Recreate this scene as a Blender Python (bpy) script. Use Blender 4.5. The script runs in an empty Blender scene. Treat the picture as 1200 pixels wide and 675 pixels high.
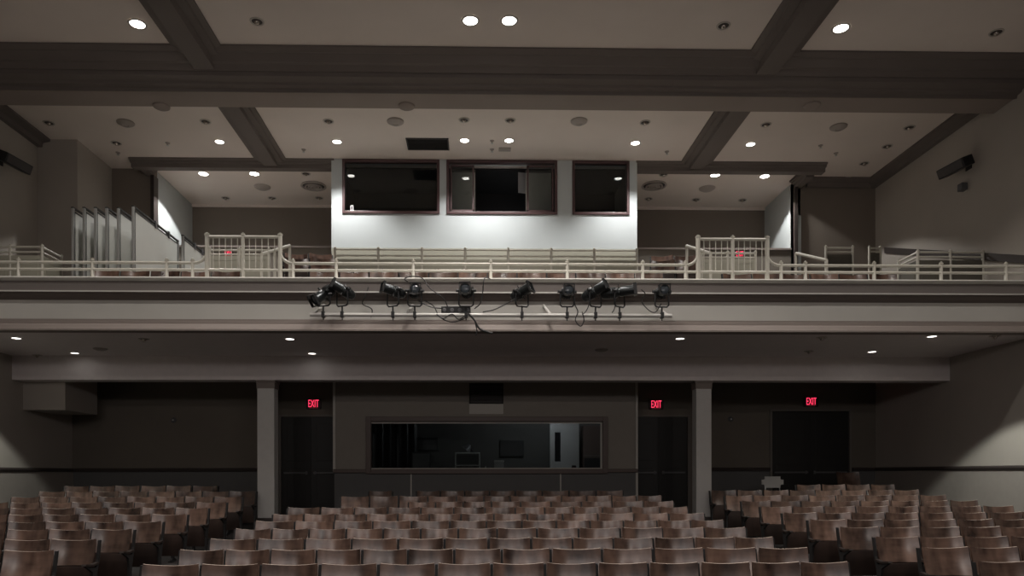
import bpy, bmesh, math, random
from mathutils import Vector, Matrix
random.seed(7)
PI = math.pi
C = bpy.context.scene.collection
EYE = 1.69          # eye height above the floor of the first row
F = 850.0           # focal length in pixels of a 1200 px wide frame
YAW = 0.02
VX, VY = 558.0, 555.0

def WX(px, z): return (px - VX) * z / F
def WY(px, z): return z - YAW * WX(px, z)
def WZ(py, z, px=600): return EYE + (VY - (py + 0.0014 * (px - 600))) * z / F
def P(px, py, z): return Vector((WX(px, z), WY(px, z), WZ(py, z, px)))

# ------------------------------------------------------------------ materials
def mat(name, col, rough=0.6, metal=0.0, noise=0.0, nscale=8.0, bump=0.0, spec=0.5, emit=None, estr=1.0, stretch=None, dark=None):
    m = bpy.data.materials.new(name); m.use_nodes = True
    nt = m.node_tree; b = nt.nodes['Principled BSDF']
    b.inputs['Base Color'].default_value = (*col, 1)
    b.inputs['Roughness'].default_value = rough
    b.inputs['Metallic'].default_value = metal
    b.inputs['Specular IOR Level'].default_value = spec
    if emit:
        b.inputs['Emission Color'].default_value = (*emit, 1)
        b.inputs['Emission Strength'].default_value = estr
    if noise or bump:
        tc = nt.nodes.new('ShaderNodeTexCoord'); mp = nt.nodes.new('ShaderNodeMapping')
        if stretch: mp.inputs['Scale'].default_value = stretch
        n = nt.nodes.new('ShaderNodeTexNoise'); n.inputs['Scale'].default_value = nscale
        n.inputs['Detail'].default_value = 5
        nt.links.new(tc.outputs['Object'], mp.inputs['Vector'])
        nt.links.new(mp.outputs['Vector'], n.inputs['Vector'])
        if noise:
            cr = nt.nodes.new('ShaderNodeValToRGB')
            d = dark or tuple(c * (1 - noise) for c in col)
            cr.color_ramp.elements[0].position = 0.3; cr.color_ramp.elements[1].position = 0.7
            cr.color_ramp.elements[0].color = (*d, 1); cr.color_ramp.elements[1].color = (*col, 1)
            nt.links.new(n.outputs['Fac'], cr.inputs['Fac'])
            nt.links.new(cr.outputs['Color'], b.inputs['Base Color'])
        if bump:
            bp = nt.nodes.new('ShaderNodeBump'); bp.inputs['Strength'].default_value = bump
            bp.inputs['Distance'].default_value = 0.01
            nt.links.new(n.outputs['Fac'], bp.inputs['Height'])
            nt.links.new(bp.outputs['Normal'], b.inputs['Normal'])
    return m

def wood_mat(name, a, bcol, rough):
    """varnished plywood; each chair gets its own tone and grain offset"""
    m = bpy.data.materials.new(name); m.use_nodes = True
    nt = m.node_tree; N = nt.nodes; L = nt.links; b = N['Principled BSDF']
    tc = N.new('ShaderNodeTexCoord'); oi = N.new('ShaderNodeObjectInfo')
    add = N.new('ShaderNodeVectorMath'); add.operation = 'ADD'
    sc = N.new('ShaderNodeVectorMath'); sc.operation = 'SCALE'; sc.inputs['Scale'].default_value = 37.0
    cmb = N.new('ShaderNodeCombineXYZ')
    L.new(oi.outputs['Random'], cmb.inputs[0]); L.new(oi.outputs['Random'], cmb.inputs[2])
    L.new(cmb.outputs[0], sc.inputs[0])
    L.new(tc.outputs['Object'], add.inputs[0]); L.new(sc.outputs[0], add.inputs[1])
    mp = N.new('ShaderNodeMapping'); mp.inputs['Scale'].default_value = (1.0, 1, 5)
    L.new(add.outputs[0], mp.inputs['Vector'])
    n = N.new('ShaderNodeTexNoise'); n.inputs['Scale'].default_value = 4; n.inputs['Detail'].default_value = 6
    L.new(mp.outputs[0], n.inputs['Vector'])
    mp2 = N.new('ShaderNodeMapping'); mp2.inputs['Scale'].default_value = (2.2, 1, 0.9)
    L.new(add.outputs[0], mp2.inputs['Vector'])
    n2 = N.new('ShaderNodeTexNoise'); n2.inputs['Scale'].default_value = 3.0; n2.inputs['Detail'].default_value = 2
    L.new(mp2.outputs[0], n2.inputs['Vector'])
    cr = N.new('ShaderNodeValToRGB')
    cr.color_ramp.elements[0].position = 0.3; cr.color_ramp.elements[0].color = (*a, 1)
    cr.color_ramp.elements[1].position = 0.72; cr.color_ramp.elements[1].color = (*bcol, 1)
    mx = N.new('ShaderNodeMath'); mx.operation = 'ADD'
    h1 = N.new('ShaderNodeMath'); h1.operation = 'MULTIPLY'; h1.inputs[1].default_value = 0.22
    h2 = N.new('ShaderNodeMath'); h2.operation = 'MULTIPLY'; h2.inputs[1].default_value = 0.78
    L.new(n.outputs['Fac'], h1.inputs[0]); L.new(n2.outputs['Fac'], h2.inputs[0])
    L.new(h1.outputs[0], mx.inputs[0]); L.new(h2.outputs[0], mx.inputs[1])
    L.new(mx.outputs[0], cr.inputs['Fac'])
    hs = N.new('ShaderNodeHueSaturation')
    mr = N.new('ShaderNodeMapRange'); mr.inputs['To Min'].default_value = 0.72; mr.inputs['To Max'].default_value = 1.3
    L.new(oi.outputs['Random'], mr.inputs['Value']); L.new(mr.outputs[0], hs.inputs['Value'])
    L.new(cr.outputs['Color'], hs.inputs['Color']); L.new(hs.outputs['Color'], b.inputs['Base Color'])
    b.inputs['Roughness'].default_value = rough
    b.inputs['Coat Weight'].default_value = 0.35; b.inputs['Coat Roughness'].default_value = 0.22
    return m

M = {}
M['ceiling'] = mat('ceiling_plaster', (0.77, 0.695, 0.64), 0.9, noise=0.05, nscale=1.2)
M['beam'] = mat('beam_taupe_paint', (0.16, 0.138, 0.125), 0.7, noise=0.08, nscale=1.5)
M['beamlow'] = mat('beam_band_lit_tone', (0.30, 0.255, 0.23), 0.8, noise=0.06, nscale=1.5)  # tone lightened to imitate light on the great beam's underside
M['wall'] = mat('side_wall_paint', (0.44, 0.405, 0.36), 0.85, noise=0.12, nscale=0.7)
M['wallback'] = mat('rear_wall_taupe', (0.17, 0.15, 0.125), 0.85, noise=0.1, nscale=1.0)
M['wains'] = mat('wainscot_grey', (0.115, 0.115, 0.115), 0.6, noise=0.06)
M['wainsl'] = mat('side_wainscot', (0.34, 0.31, 0.28), 0.7, noise=0.06)
M['recess'] = mat('recess_wall', (0.21, 0.18, 0.15), 0.85, noise=0.06, nscale=1.0)
M['booth'] = mat('booth_white_paint', (0.53, 0.575, 0.58), 0.75, noise=0.06, nscale=1.4)
M['boothlow'] = mat('booth_beige_paint', (0.29, 0.265, 0.235), 0.75, noise=0.05)
M['strip'] = mat('pale_corner_strip', (0.52, 0.5, 0.46), 0.6)
M['rail_trim'] = mat('dark_chair_rail', (0.05, 0.04, 0.037), 0.45)
M['frame'] = mat('purple_brown_frame', (0.085, 0.045, 0.046), 0.4)
M['framelow'] = mat('brown_window_frame', (0.10, 0.07, 0.06), 0.45)
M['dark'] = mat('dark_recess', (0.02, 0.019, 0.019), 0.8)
M['door'] = mat('door_shade_dark', (0.008, 0.0075, 0.0075), 0.5)  # near-black leaves stand in for the shade of open doorways
M['jamb'] = mat('door_jamb_grey', (0.16, 0.145, 0.13), 0.6)
M['face'] = mat('balcony_face_band', (0.17, 0.15, 0.14), 0.7, noise=0.06, nscale=1.2)
M['facel'] = mat('balcony_face_light', (0.58, 0.57, 0.53), 0.75, noise=0.1, nscale=1.2)
M['mold'] = mat('balcony_moulding', (0.23, 0.195, 0.175), 0.6)
M['moldd'] = mat('balcony_moulding_dark', (0.12, 0.10, 0.09), 0.6)
M['soffit'] = mat('under_balcony_plaster', (0.76, 0.71, 0.70), 0.9, noise=0.05)
M['floor'] = mat('dark_floor', (0.024, 0.019, 0.018), 0.6, noise=0.3, nscale=1.5)
M['bfloor'] = mat('balcony_floor', (0.27, 0.24, 0.21), 0.8, noise=0.2)
M['column'] = mat('column_paint', (0.66, 0.65, 0.63), 0.7, noise=0.05)
M['cream'] = mat('cream_railing_paint', (0.56, 0.54, 0.47), 0.45, noise=0.08, nscale=5)
M['creamd'] = mat('brown_guard_panel', (0.10, 0.092, 0.075), 0.6, noise=0.06, nscale=4)
M['creamp'] = mat('cream_green_panel', (0.38, 0.37, 0.30), 0.55, noise=0.06, nscale=4)
M['wood'] = wood_mat('chair_plywood', (0.026, 0.013, 0.0095), (0.20, 0.122, 0.091), 0.27)
M['plyedge'] = mat('ply_edge_highlight', (0.72, 0.58, 0.48), 0.5)  # top edge lightened to paint in the overhead light it catches
M['seatwood'] = wood_mat('seat_plywood', (0.022, 0.012, 0.009), (0.05, 0.029, 0.022), 0.6)
M['iron'] = mat('chair_iron', (0.012, 0.011, 0.011), 0.65)
M['arm'] = mat('armrest_wood', (0.022, 0.014, 0.011), 0.6)
M['black'] = mat('fixture_black', (0.02, 0.021, 0.022), 0.42, metal=0.3)
M['blackg'] = mat('fixture_body', (0.045, 0.05, 0.052), 0.28, metal=0.75)
M['lens'] = mat('fixture_lens', (0.05, 0.06, 0.07), 0.08, spec=0.9)
M['cable'] = mat('cable_black', (0.015, 0.015, 0.015), 0.5)
M['pipe'] = mat('white_pipe', (0.62, 0.61, 0.58), 0.4, metal=0.1)
M['metal'] = mat('aluminium', (0.55, 0.56, 0.55), 0.35, metal=0.8)
M['board'] = mat('white_panel_skin', (0.68, 0.69, 0.65), 0.5, noise=0.05, nscale=2)
M['edge'] = mat('panel_gasket', (0.05, 0.05, 0.05), 0.6)
M['lit'] = mat('lamp_lit', (1, 1, 1), 0.5, emit=(1.0, 0.96, 0.9), estr=14)
M['litdim'] = mat('lamp_lit_soft', (1, 1, 1), 0.5, emit=(1.0, 0.97, 0.92), estr=4)
M['off'] = mat('lamp_reflector', (0.55, 0.5, 0.45), 0.25, metal=0.9)
M['offdark'] = mat('lamp_baffle', (0.05, 0.042, 0.038), 0.5)
M['ring'] = mat('lamp_ring', (0.5, 0.46, 0.42), 0.5)
M['diff'] = mat('diffuser_paint', (0.4, 0.36, 0.33), 0.6)
M['vent'] = mat('grille_dark', (0.06, 0.055, 0.055), 0.6)
M['exitbox'] = mat('exit_housing', (0.03, 0.02, 0.02), 0.5)
M['exitred'] = mat('exit_letters', (0.8, 0.05, 0.1), 0.5, emit=(1.0, 0.05, 0.14), estr=1.1)
M['white'] = mat('white_plastic', (0.62, 0.62, 0.6), 0.5)
M['paper'] = mat('paper_white', (0.5, 0.5, 0.5), 0.8)
M['roomwall'] = mat('control_room_wall', (0.085, 0.083, 0.078), 0.9)
M['plasticg'] = mat('grey_plastic', (0.1, 0.1, 0.105), 0.5)
M['glare'] = mat('screen_black', (0.01, 0.01, 0.012), 0.35)

def glass_mat():
    m = bpy.data.materials.new('window_glass'); m.use_nodes = True
    nt = m.node_tree; N = nt.nodes; L = nt.links
    for n in list(N): N.remove(n)
    out = N.new('ShaderNodeOutputMaterial'); mix = N.new('ShaderNodeMixShader')
    tr = N.new('ShaderNodeBsdfTransparent'); tr.inputs[0].default_value = (0.72, 0.75, 0.75, 1)
    gl = N.new('ShaderNodeBsdfGlossy'); gl.inputs['Roughness'].default_value = 0.0
    fr = N.new('ShaderNodeFresnel'); fr.inputs[0].default_value = 1.55
    mul = N.new('ShaderNodeMath'); mul.operation = 'MULTIPLY'; mul.inputs[1].default_value = .8
    L.new(fr.outputs[0], mul.inputs[0]); L.new(mul.outputs[0], mix.inputs[0])
    L.new(tr.outputs[0], mix.inputs[1]); L.new(gl.outputs[0], mix.inputs[2])
    L.new(mix.outputs[0], out.inputs[0])
    return m
M['glass'] = glass_mat()

# ------------------------------------------------------------------ mesh builder
class MB:
    def __init__(s): s.bm = bmesh.new(); s.mi = 0
    def _tag(s, n0):
        for f in list(s.bm.faces)[n0:]: f.material_index = s.mi
    def box(s, x0, x1, y0, y1, z0, z1, bev=0.0):
        n0 = len(s.bm.faces)
        vs = [s.bm.verts.new((x, y, z)) for x in (x0, x1) for y in (y0, y1) for z in (z0, z1)]
        fs = [s.bm.faces.new([vs[i] for i in q]) for q in ((0,1,3,2),(4,6,7,5),(0,4,5,1),(2,3,7,6),(0,2,6,4),(1,5,7,3))]
        if bev > 0:
            es = list({e for f in fs for e in f.edges})
            bmesh.ops.bevel(s.bm, geom=es, offset=bev, segments=2, profile=0.6, affect='EDGES')
        s._tag(n0); return s
    def obox(s, c, size, rot, bev=0.0):
        """box centred on c, rotated by matrix rot"""
        t = MB(); a, b, d = (q / 2 for q in size); t.box(-a, a, -b, b, -d, d, bev)
        t.bm.transform(Matrix.Translation(c) @ rot.to_4x4()); s.merge(t); return s
    def merge(s, t):
        n0 = len(s.bm.faces); me = bpy.data.meshes.new('tmp'); t.bm.to_mesh(me); s.bm.from_mesh(me)
        bpy.data.meshes.remove(me); t.bm.free()
        for f in list(s.bm.faces)[n0:]:
            if s.mi: f.material_index = s.mi
        return s
    def prism(s, prof, x0, x1):
        """(y,z) profile extruded along X"""
        n0 = len(s.bm.faces)
        a = [s.bm.verts.new((x0, y, z)) for y, z in prof]; b = [s.bm.verts.new((x1, y, z)) for y, z in prof]
        n = len(prof)
        for i in range(n):
            j = (i + 1) % n; s.bm.faces.new((a[i], a[j], b[j], b[i]))
        s.bm.faces.new(a[::-1]); s.bm.faces.new(b)
        s._tag(n0); return s
    def prismy(s, prof, y0, y1):
        """(x,z) profile extruded along Y"""
        n0 = len(s.bm.faces)
        a = [s.bm.verts.new((x, y0, z)) for x, z in prof]; b = [s.bm.verts.new((x, y1, z)) for x, z in prof]
        n = len(prof)
        for i in range(n):
            j = (i + 1) % n; s.bm.faces.new((a[i], b[i], b[j], a[j]))
        s.bm.faces.new(a); s.bm.faces.new(b[::-1])
        s._tag(n0); return s
    def tube(s, pts, r, n=8):
        n0 = len(s.bm.faces)
        pts = [Vector(p) for p in pts]; rings = []; up = None
        for i, p in enumerate(pts):
            if i == 0: t = pts[1] - p
            elif i == len(pts) - 1: t = p - pts[i - 1]
            else: t = (pts[i + 1] - p).normalized() + (p - pts[i - 1]).normalized()
            if t.length < 1e-9: t = Vector((0, 0, 1))
            t.normalize()
            if up is None: up = t.orthogonal().normalized()
            up = (up - t * up.dot(t))
            if up.length < 1e-6: up = t.orthogonal()
            up.normalize(); sd = t.cross(up); rr = r[i] if isinstance(r, (list, tuple)) else r
            rings.append([s.bm.verts.new(p + (up * math.cos(2*PI*k/n) + sd * math.sin(2*PI*k/n)) * rr) for k in range(n)])
        for a, b in zip(rings, rings[1:]):
            for k in range(n): s.bm.faces.new((a[k], a[(k+1) % n], b[(k+1) % n], b[k]))
        s.bm.faces.new(rings[0][::-1]); s.bm.faces.new(rings[-1])
        s._tag(n0); return s
    def lathe(s, prof, n=24, mtx=None):
        """(r,z) profile revolved about Z, open profile allowed"""
        n0 = len(s.bm.faces); rings = []
        mtx = mtx or Matrix.Identity(4)
        for r, z in prof:
            if r < 1e-6: rings.append([s.bm.verts.new(mtx @ Vector((0, 0, z)))])
            else: rings.append([s.bm.verts.new(mtx @ Vector((r*math.cos(2*PI*k/n), r*math.sin(2*PI*k/n), z))) for k in range(n)])
        for a, b in zip(rings, rings[1:]):
            for k in range(n):
                k2 = (k + 1) % n
                if len(a) == 1 and len(b) == 1: continue
                if len(a) == 1: s.bm.faces.new((a[0], b[k2], b[k]))
                elif len(b) == 1: s.bm.faces.new((a[k], a[k2], b[0]))
                else: s.bm.faces.new((a[k], a[k2], b[k2], b[k]))
        s._tag(n0); return s
    def build(s, name, mats, parent=None, smooth=False, loc=(0,0,0)):
        bmesh.ops.recalc_face_normals(s.bm, faces=s.bm.faces)
        me = bpy.data.meshes.new(name); s.bm.to_mesh(me); s.bm.free()
        for m in (mats if isinstance(mats, (list, tuple)) else [mats]): me.materials.append(m)
        if smooth:
            for p in me.polygons: p.use_smooth = True
            try: me.set_sharp_from_angle(angle=math.radians(40))
            except Exception: pass
        o = bpy.data.objects.new(name, me); C.objects.link(o); o.location = loc
        if parent: o.parent = parent
        return o

def rootmesh(o, loc):
    """move the mesh so that the object origin is at loc"""
    o.data.transform(Matrix.Translation(-Vector(loc))); o.location = loc; return o
def tag(o, label, cat, group=None):
    o['label'] = label; o['category'] = cat
    if group: o['group'] = group
    return o
def thing(name, label, cat, loc=(0,0,0), rz=0, group=None):
    o = bpy.data.objects.new(name, None); C.objects.link(o); o.empty_display_size = 0.1
    o.location = loc; o.rotation_euler = (0, 0, rz); return tag(o, label, cat, group)
def struct(o):
    o['kind'] = 'structure'; return o
def copy_tree(o, parent=None):
    c = o.copy(); C.objects.link(c)
    if parent: c.parent = parent
    for ch in list(o.children): copy_tree(ch, c)
    return c

# ------------------------------------------------------------------ room dimensions
XL, XR = -9.22, 9.66
CEIL = EYE + 7.05; BEAMB = EYE + 6.88
YB_L, YB_R = 16.75, 17.35        # rear walls left and right of the booth
BX0, BX1, BY = -3.17, 3.62, 16.3  # projection booth block
YREC = 19.15; RX0, RX1 = -7.42, 7.68
YF = 12.1                         # balcony front plane
SOF = EYE + 2.36                  # plaster under the balcony
rows_h = [1.687, 1.642, 1.606, 1.554, 1.513, 1.462, 1.404, 1.345, 1.275, 1.195, 1.10]
rowY = [6.62 + 0.86 * i for i in range(11)]
def floor_z(y):
    if y <= rowY[0]: return EYE - rows_h[0] - 0.05 * (rowY[0] - y)
    for i in range(10):
        if y <= rowY[i + 1]:
            t = (y - rowY[i]) / 0.86; return EYE - (rows_h[i] * (1 - t) + rows_h[i + 1] * t)
    return EYE - max(1.10 - 0.09 * (y - rowY[10]), 1.0)

# floor
b = MB(); ys = [-3, 3] + rowY + [16.3, 17.8, 19.5]
prof = [(y, floor_z(y)) for y in ys]
b.prism(prof + [(19.5, -0.9), (-3, -0.9)], XL - 0.3, XR + 0.3); struct(b.build('floor', M['floor']))
# ceiling
b = MB(); b.box(XL - 0.3, XR + 0.3, -3, YREC + 0.3, CEIL, CEIL + 0.2); struct(b.build('ceiling', M['ceiling']))
# side walls (lower wainscot in a second tone)
RAILZ = WZ(549.5, 16.3)
for nm, x0, x1 in (('wall_left', XL - 0.25, XL), ('wall_right', XR, XR + 0.25)):
    b = MB(); b.box(x0, x1, -3, YREC, -0.6, CEIL)
    struct(b.build(nm, M['wall']))
b = MB(); b.box(XL, XL + 0.03, -3, YB_L, -0.3, RAILZ - 0.04); struct(b.build('trim_1', M['wainsl']))
b = MB(); b.box(XR - 0.03, XR, -3, YB_R, -0.3, RAILZ - 0.04); struct(b.build('trim_2', M['wainsl']))
rp = lambda s, x: [(x, RAILZ - 0.055), (x + s*0.05, RAILZ - 0.05), (x + s*0.065, RAILZ - 0.01), (x + s*0.05, RAILZ + 0.02), (x, RAILZ + 0.03)]
b = MB(); b.prismy(rp(1, XL + .001), -3, YB_L); struct(b.build('trim_3', M['rail_trim']))
b = MB(); b.prismy(rp(-1, XR - .001), -3, YB_R); struct(b.build('trim_4', M['rail_trim']))

# ------------------------------------------------------------------ rear walls, lower level
def wall_with_holes(b, x0, x1, y0, y1, z0, z1, holes):
    """holes: list of (hx0,hx1,hz0,hz1), sorted by x, not overlapping"""
    cur = x0
    for hx0, hx1, hz0, hz1 in holes:
        if hx0 > cur: b.box(cur, hx0, y0, y1, z0, z1)
        if hz0 > z0: b.box(hx0, hx1, y0, y1, z0, hz0)
        if hz1 < z1: b.box(hx0, hx1, y0, y1, hz1, z1)
        cur = hx1
    if cur < x1: b.box(cur, x1, y0, y1, z0, z1)

LTOP = EYE + 2.5
DOORZ = WZ(487, 16.6)
# left: wall from the left side to the booth, with the door opening x 330..390 px
dl0, dl1 = WX(330, 16.95), WX(389, 16.95)
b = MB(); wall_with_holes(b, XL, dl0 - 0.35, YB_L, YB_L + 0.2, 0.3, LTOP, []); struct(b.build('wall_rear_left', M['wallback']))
b = MB(); b.box(dl0 - 0.35, dl0 - 0.15, YB_L, YB_L + 0.9, .3, LTOP)
b.box(dl0 - 0.36, BX0 + .02, YB_L + 0.25, YB_L + 0.4, DOORZ, LTOP); b.box(dl0 - 0.16, dl0, YB_L + 0.25, YB_L + 0.4, 0.3, DOORZ)
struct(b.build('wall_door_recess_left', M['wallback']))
# right: wall with double door 905..997 px and single door 750..808 px
dr0, dr1 = WX(750, 16.95), WX(808, 16.95)
dd0, dd1 = WX(905, 17.45), WX(997, 17.45); DDZ = WZ(482, 17.5, 950)
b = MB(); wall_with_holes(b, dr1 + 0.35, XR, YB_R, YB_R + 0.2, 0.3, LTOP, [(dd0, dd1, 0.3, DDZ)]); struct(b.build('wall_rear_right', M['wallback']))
b = MB(); b.box(dr1 + 0.15, dr1 + 0.36, YB_L + .25, YB_R + 0.2, .3, LTOP)
b.box(BX1 - .02, dr1 + 0.3, YB_L + 0.25, YB_L + 0.4, DOORZ, LTOP); b.box(dr1, dr1 + 0.2, YB_L + 0.25, YB_L + 0.4, 0.3, DOORZ)
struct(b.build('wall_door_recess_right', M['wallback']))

def door(n, x0, x1, y, ztop, leaves):
    b = MB(); z0 = floor_z(y)
    b.box(x0 - 0.05, x0 + 0.005, y - 0.03, y + 0.12, z0, ztop + 0.05); b.box(x1 - 0.005, x1 + 0.05, y - 0.03, y + 0.12, z0, ztop + 0.05)
    b.box(x0, x1, y - 0.03, y + 0.12, ztop, ztop + 0.05)
    o = struct(b.build('door_%d' % n, M['jamb']))
    w = (x1 - x0) / leaves
    for k in range(leaves):
        b = MB(); a0 = x0 + k * w + 0.002; a1 = a0 + w - 0.004
        b.box(a0, a1, y + 0.03, y + 0.075, z0 + .01, ztop - .005)
        for q0, q1 in ((0.12, 0.48), (0.56, 0.93)):
            b.box(a0 + 0.13, a1 - 0.13, y + 0.022, y + 0.035, z0 + (ztop - z0) * q0, z0 + (ztop - z0) * q1, 0.006)
        lf = b.build('door_leaf', M['door'], o)
        b = MB(); hx = a1 - 0.1 if k == 0 else a0 + 0.1
        b.box(a0 + .06, a1 - .06, y - 0.03, y - 0.01, z0 + 1.0, z0 + 1.04, 0.004)
        b.box(hx - .02, hx + .02, y - 0.012, y + 0.03, z0 + .98, z0 + 1.06); b.build('push_bar', M['metal'] if False else M['plasticg'], lf)
door(1, dl0, BX0 + 0.0, YB_L + 0.25, DOORZ, 2)
door(2, BX1 + .01, dr1, YB_L + 0.25, DOORZ, 2)
door(3, dd0, dd1, YB_R, DDZ, 2)
# wainscot + chair rail of the rear walls
def railx(b, y, x0, x1): b.prism([(y, RAILZ - 0.055), (y - 0.05, RAILZ - 0.05), (y - 0.065, RAILZ - 0.01), (y - 0.05, RAILZ + 0.02), (y, RAILZ + 0.03)], x0, x1)
b = MB(); b.box(XL + .03, dl0 - 0.35, YB_L - 0.02, YB_L - .001, 0.4, RAILZ - 0.04); b.box(dr1 + .36, dd0 - 0.06, YB_R - 0.02, YB_R - .001, 0.4, RAILZ - 0.04)
b.box(dd1 + .06, XR - .03, YB_R - 0.02, YB_R - .001, 0.4, RAILZ - 0.04); struct(b.build('trim_5', M['wains']))
b = MB(); railx(b, YB_L - .021, XL + .07, dl0 - 0.35); railx(b, YB_R - .021, dr1 + .36, dd0 - 0.06); railx(b, YB_R - .021, dd1 + .06, XR - .07)
struct(b.build('trim_6', M['rail_trim']))

# lower booth front with its long window
wx0, wx1 = WX(434, 16.3), WX(708, 16.3); wz0, wz1 = WZ(550, 16.3), WZ(491, 16.3)
b = MB(); wall_with_holes(b, BX0, BX1, BY, BY + 0.2, RAILZ - .02, LTOP, [(wx0, wx1, RAILZ - 0.02, wz1)]); struct(b.build('wall_booth_lower', M['boothlow']))
b = MB(); b.box(BX0, BX1, BY - 0.02, BY + 0.2, 0.4, RAILZ - 0.03); struct(b.build('wall_booth_wainscot', M['wains']))
b = MB()
for px in (482, 657): b.box(WX(px, 16.3) - .015, WX(px, 16.3) + .015, BY - .028, BY - .018, 0.5, RAILZ - .05)
b.box(BX0 - .03, BX0 + .03, BY - .03, BY + .03, RAILZ - .05, LTOP); b.box(BX1 - .025, BX1 + .025, BY - .03, BY + .03, 0.4, LTOP)
struct(b.build('trim_7', M['strip']))
b = MB(); b.box(BX0 - .02, BX1 + .02, BY - 0.07, BY + 0.02, RAILZ - 0.085, RAILZ + 0.0, 0.012); struct(b.build('trim_8', M['framelow']))
# booth side walls + rooms inside
b = MB(); b.box(BX0, BX0 + .12, BY + .2, YREC, 0.4, CEIL); b.box(BX1 - .12, BX1, BY + .2, YREC, 0.4, CEIL); struct(b.build('wall_booth_sides', M['recess']))
b = MB(); b.box(BX0 + .12, BX1 - .12, 18.6, 18.75, 0.4, LTOP + .3); struct(b.build('wall_booth_inner', M['roomwall']))
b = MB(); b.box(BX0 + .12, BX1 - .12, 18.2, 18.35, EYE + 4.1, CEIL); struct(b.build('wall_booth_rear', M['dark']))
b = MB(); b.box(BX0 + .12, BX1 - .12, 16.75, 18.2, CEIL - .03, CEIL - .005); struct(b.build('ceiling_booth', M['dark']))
def frame(name_n, x0, x1, z0, z1, y, t, m, dep=0.08, hood=0.0, inner=None):
    b = MB()
    b.box(x0 - t, x0, y - dep, y + 0.1, z0 - t, z1 + t, 0.008); b.box(x1, x1 + t, y - dep, y + 0.1, z0 - t, z1 + t, 0.008)
    b.box(x0, x1, y - dep, y + 0.1, z0 - t, z0, 0.008); b.box(x0, x1, y - dep, y + 0.1, z1, z1 + t, 0.008)
    o = struct(b.build('window_%d' % name_n, m))
    return o
w1 = frame(1, wx0 + .03, wx1 - .03, wz0 + .01, wz1 - .06, BY, 0.11, M['framelow'])
b = MB(); b.box(wx0 + .03, wx1 - .03, BY + .02, BY + .05, wz1 - .10, wz1 - .06); b.box(wx1 - .07, wx1 - .03, BY + .02, BY + .05, wz0, wz1 - .1)
b.box(wx0 + .03, wx1 - .03, BY - .02, BY + .04, wz0 + .01, wz0 + .03); b.build('window_bead', M['strip'], w1)
b = MB(); b.box(wx0 + .04, wx1 - .04, BY + .03, BY + .036, wz0 + .02, wz1 - .07); b.build('pane', M['glass'], w1)

# ------------------------------------------------------------------ upper booth front
UB = EYE + 4.0
ub = [(402, 516, 187.5, 251.5), (523.5, 654, 187.5, 251.5), (671, 739, 187.5, 251.5)]
hol = []
for a, c, t, d in ub: hol.append((WX(a, 16.3) + .05, WX(c, 16.3) - .05, WZ(d, 16.3) + .05, WZ(t, 16.3) - .05))
b = MB(); wall_with_holes(b, BX0 - .06, BX1 + .02, BY, BY + 0.2, UB, CEIL, hol); struct(b.build('wall_booth_upper', M['booth']))
b = MB(); b.box(BX0 - .05, BX1 + .01, BY - .03, BY - .001, UB, EYE + 5.05); struct(b.build('wall_booth_dado', M['creamp']))
ul = ['window_2', 'window_3', 'window_4']
ws = []
for i, (x0, x1, z0, z1) in enumerate(hol):
    w = frame(i + 2, x0 + .015, x1 - .015, z0 + .015, z1 - .015, BY, 0.06, M['frame'], .03); ws.append(w)
    if i != 1:
        b = MB(); b.box(x0 + .03, x1 - .03, BY + .03, BY + .036, z0 + .016, z1 - .016); b.build('pane', M['glass'], w)
x0, x1, z0, z1 = hol[1]
xa, xb = WX(556, 16.35), WX(618, 16.35)
for q0, q1 in ((x0 + .04, xa), (xb, x1 - .04)):      # two sliding sashes pushed aside, the middle is open
    b = MB(); t = .035
    b.box(q0, q0 + t, BY + .01, BY + .05, z0 + .03, z1 - .06); b.box(q1 - t, q1, BY + .01, BY + .05, z0 + .03, z1 - .06)
    b.box(q0, q1, BY + .01, BY + .05, z0 + .03, z0 + .03 + t); b.box(q0, q1, BY + .01, BY + .05, z1 - .06 - t, z1 - .06)
    sh = b.build('sash', M['frame'] , ws[1])
    b = MB(); b.box(q0 + t, q1 - t, BY + .028, BY + .034, z0 + .06, z1 - .09); b.build('pane', M['glass'], sh)
    # the grey blind behind the sash
b = MB(); b.box(BX0, BX1, BY + 0.2, YREC, UB, UB + .1); struct(b.build('floor_booth', M['bfloor']))

# rear walls, upper level
b = MB(); b.box(XL, RX0, YB_L + .15, YB_L + .3, EYE + 2.9, CEIL); struct(b.build('wall_upper_rear_left', M['recess']))
b = MB(); b.box(RX1, XR, YB_R, YB_R + .2, EYE + 2.9, CEIL); struct(b.build('wall_upper_rear_right', M['recess']))
b = MB(); b.box(RX0 - .15, BX0, YREC, YREC + .15, UB, CEIL); b.box(BX1, RX1 + .15, YREC, YREC + .15, UB, CEIL); struct(b.build('wall_rear_recess', M['recess']))
b = MB(); b.box(RX0 - .15, RX0, YB_L + .3, YREC, EYE + 3, CEIL); struct(b.build('wall_recess_left', M['booth']))
b = MB(); b.box(RX1, RX1 + .15, YB_R, YREC, EYE + 3, CEIL); struct(b.build('wall_recess_right', M['booth']))
b = MB(); b.box(RX0 - .06, RX0 + .02, YB_L + .08, YB_L + .31, EYE + 3.2, BEAMB); b.box(RX1 - .02, RX1 + .06, YB_R - .08, YB_R - .002, EYE + 3.2, BEAMB); struct(b.build('trim_9', M['rail_trim']))
b = MB(); b.box(RX1 + .065, RX1 + .14, YB_R - .06, YB_R - .002, EYE + 3.2, EYE + 6.2); struct(b.build('trim_10', M['booth']))
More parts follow.
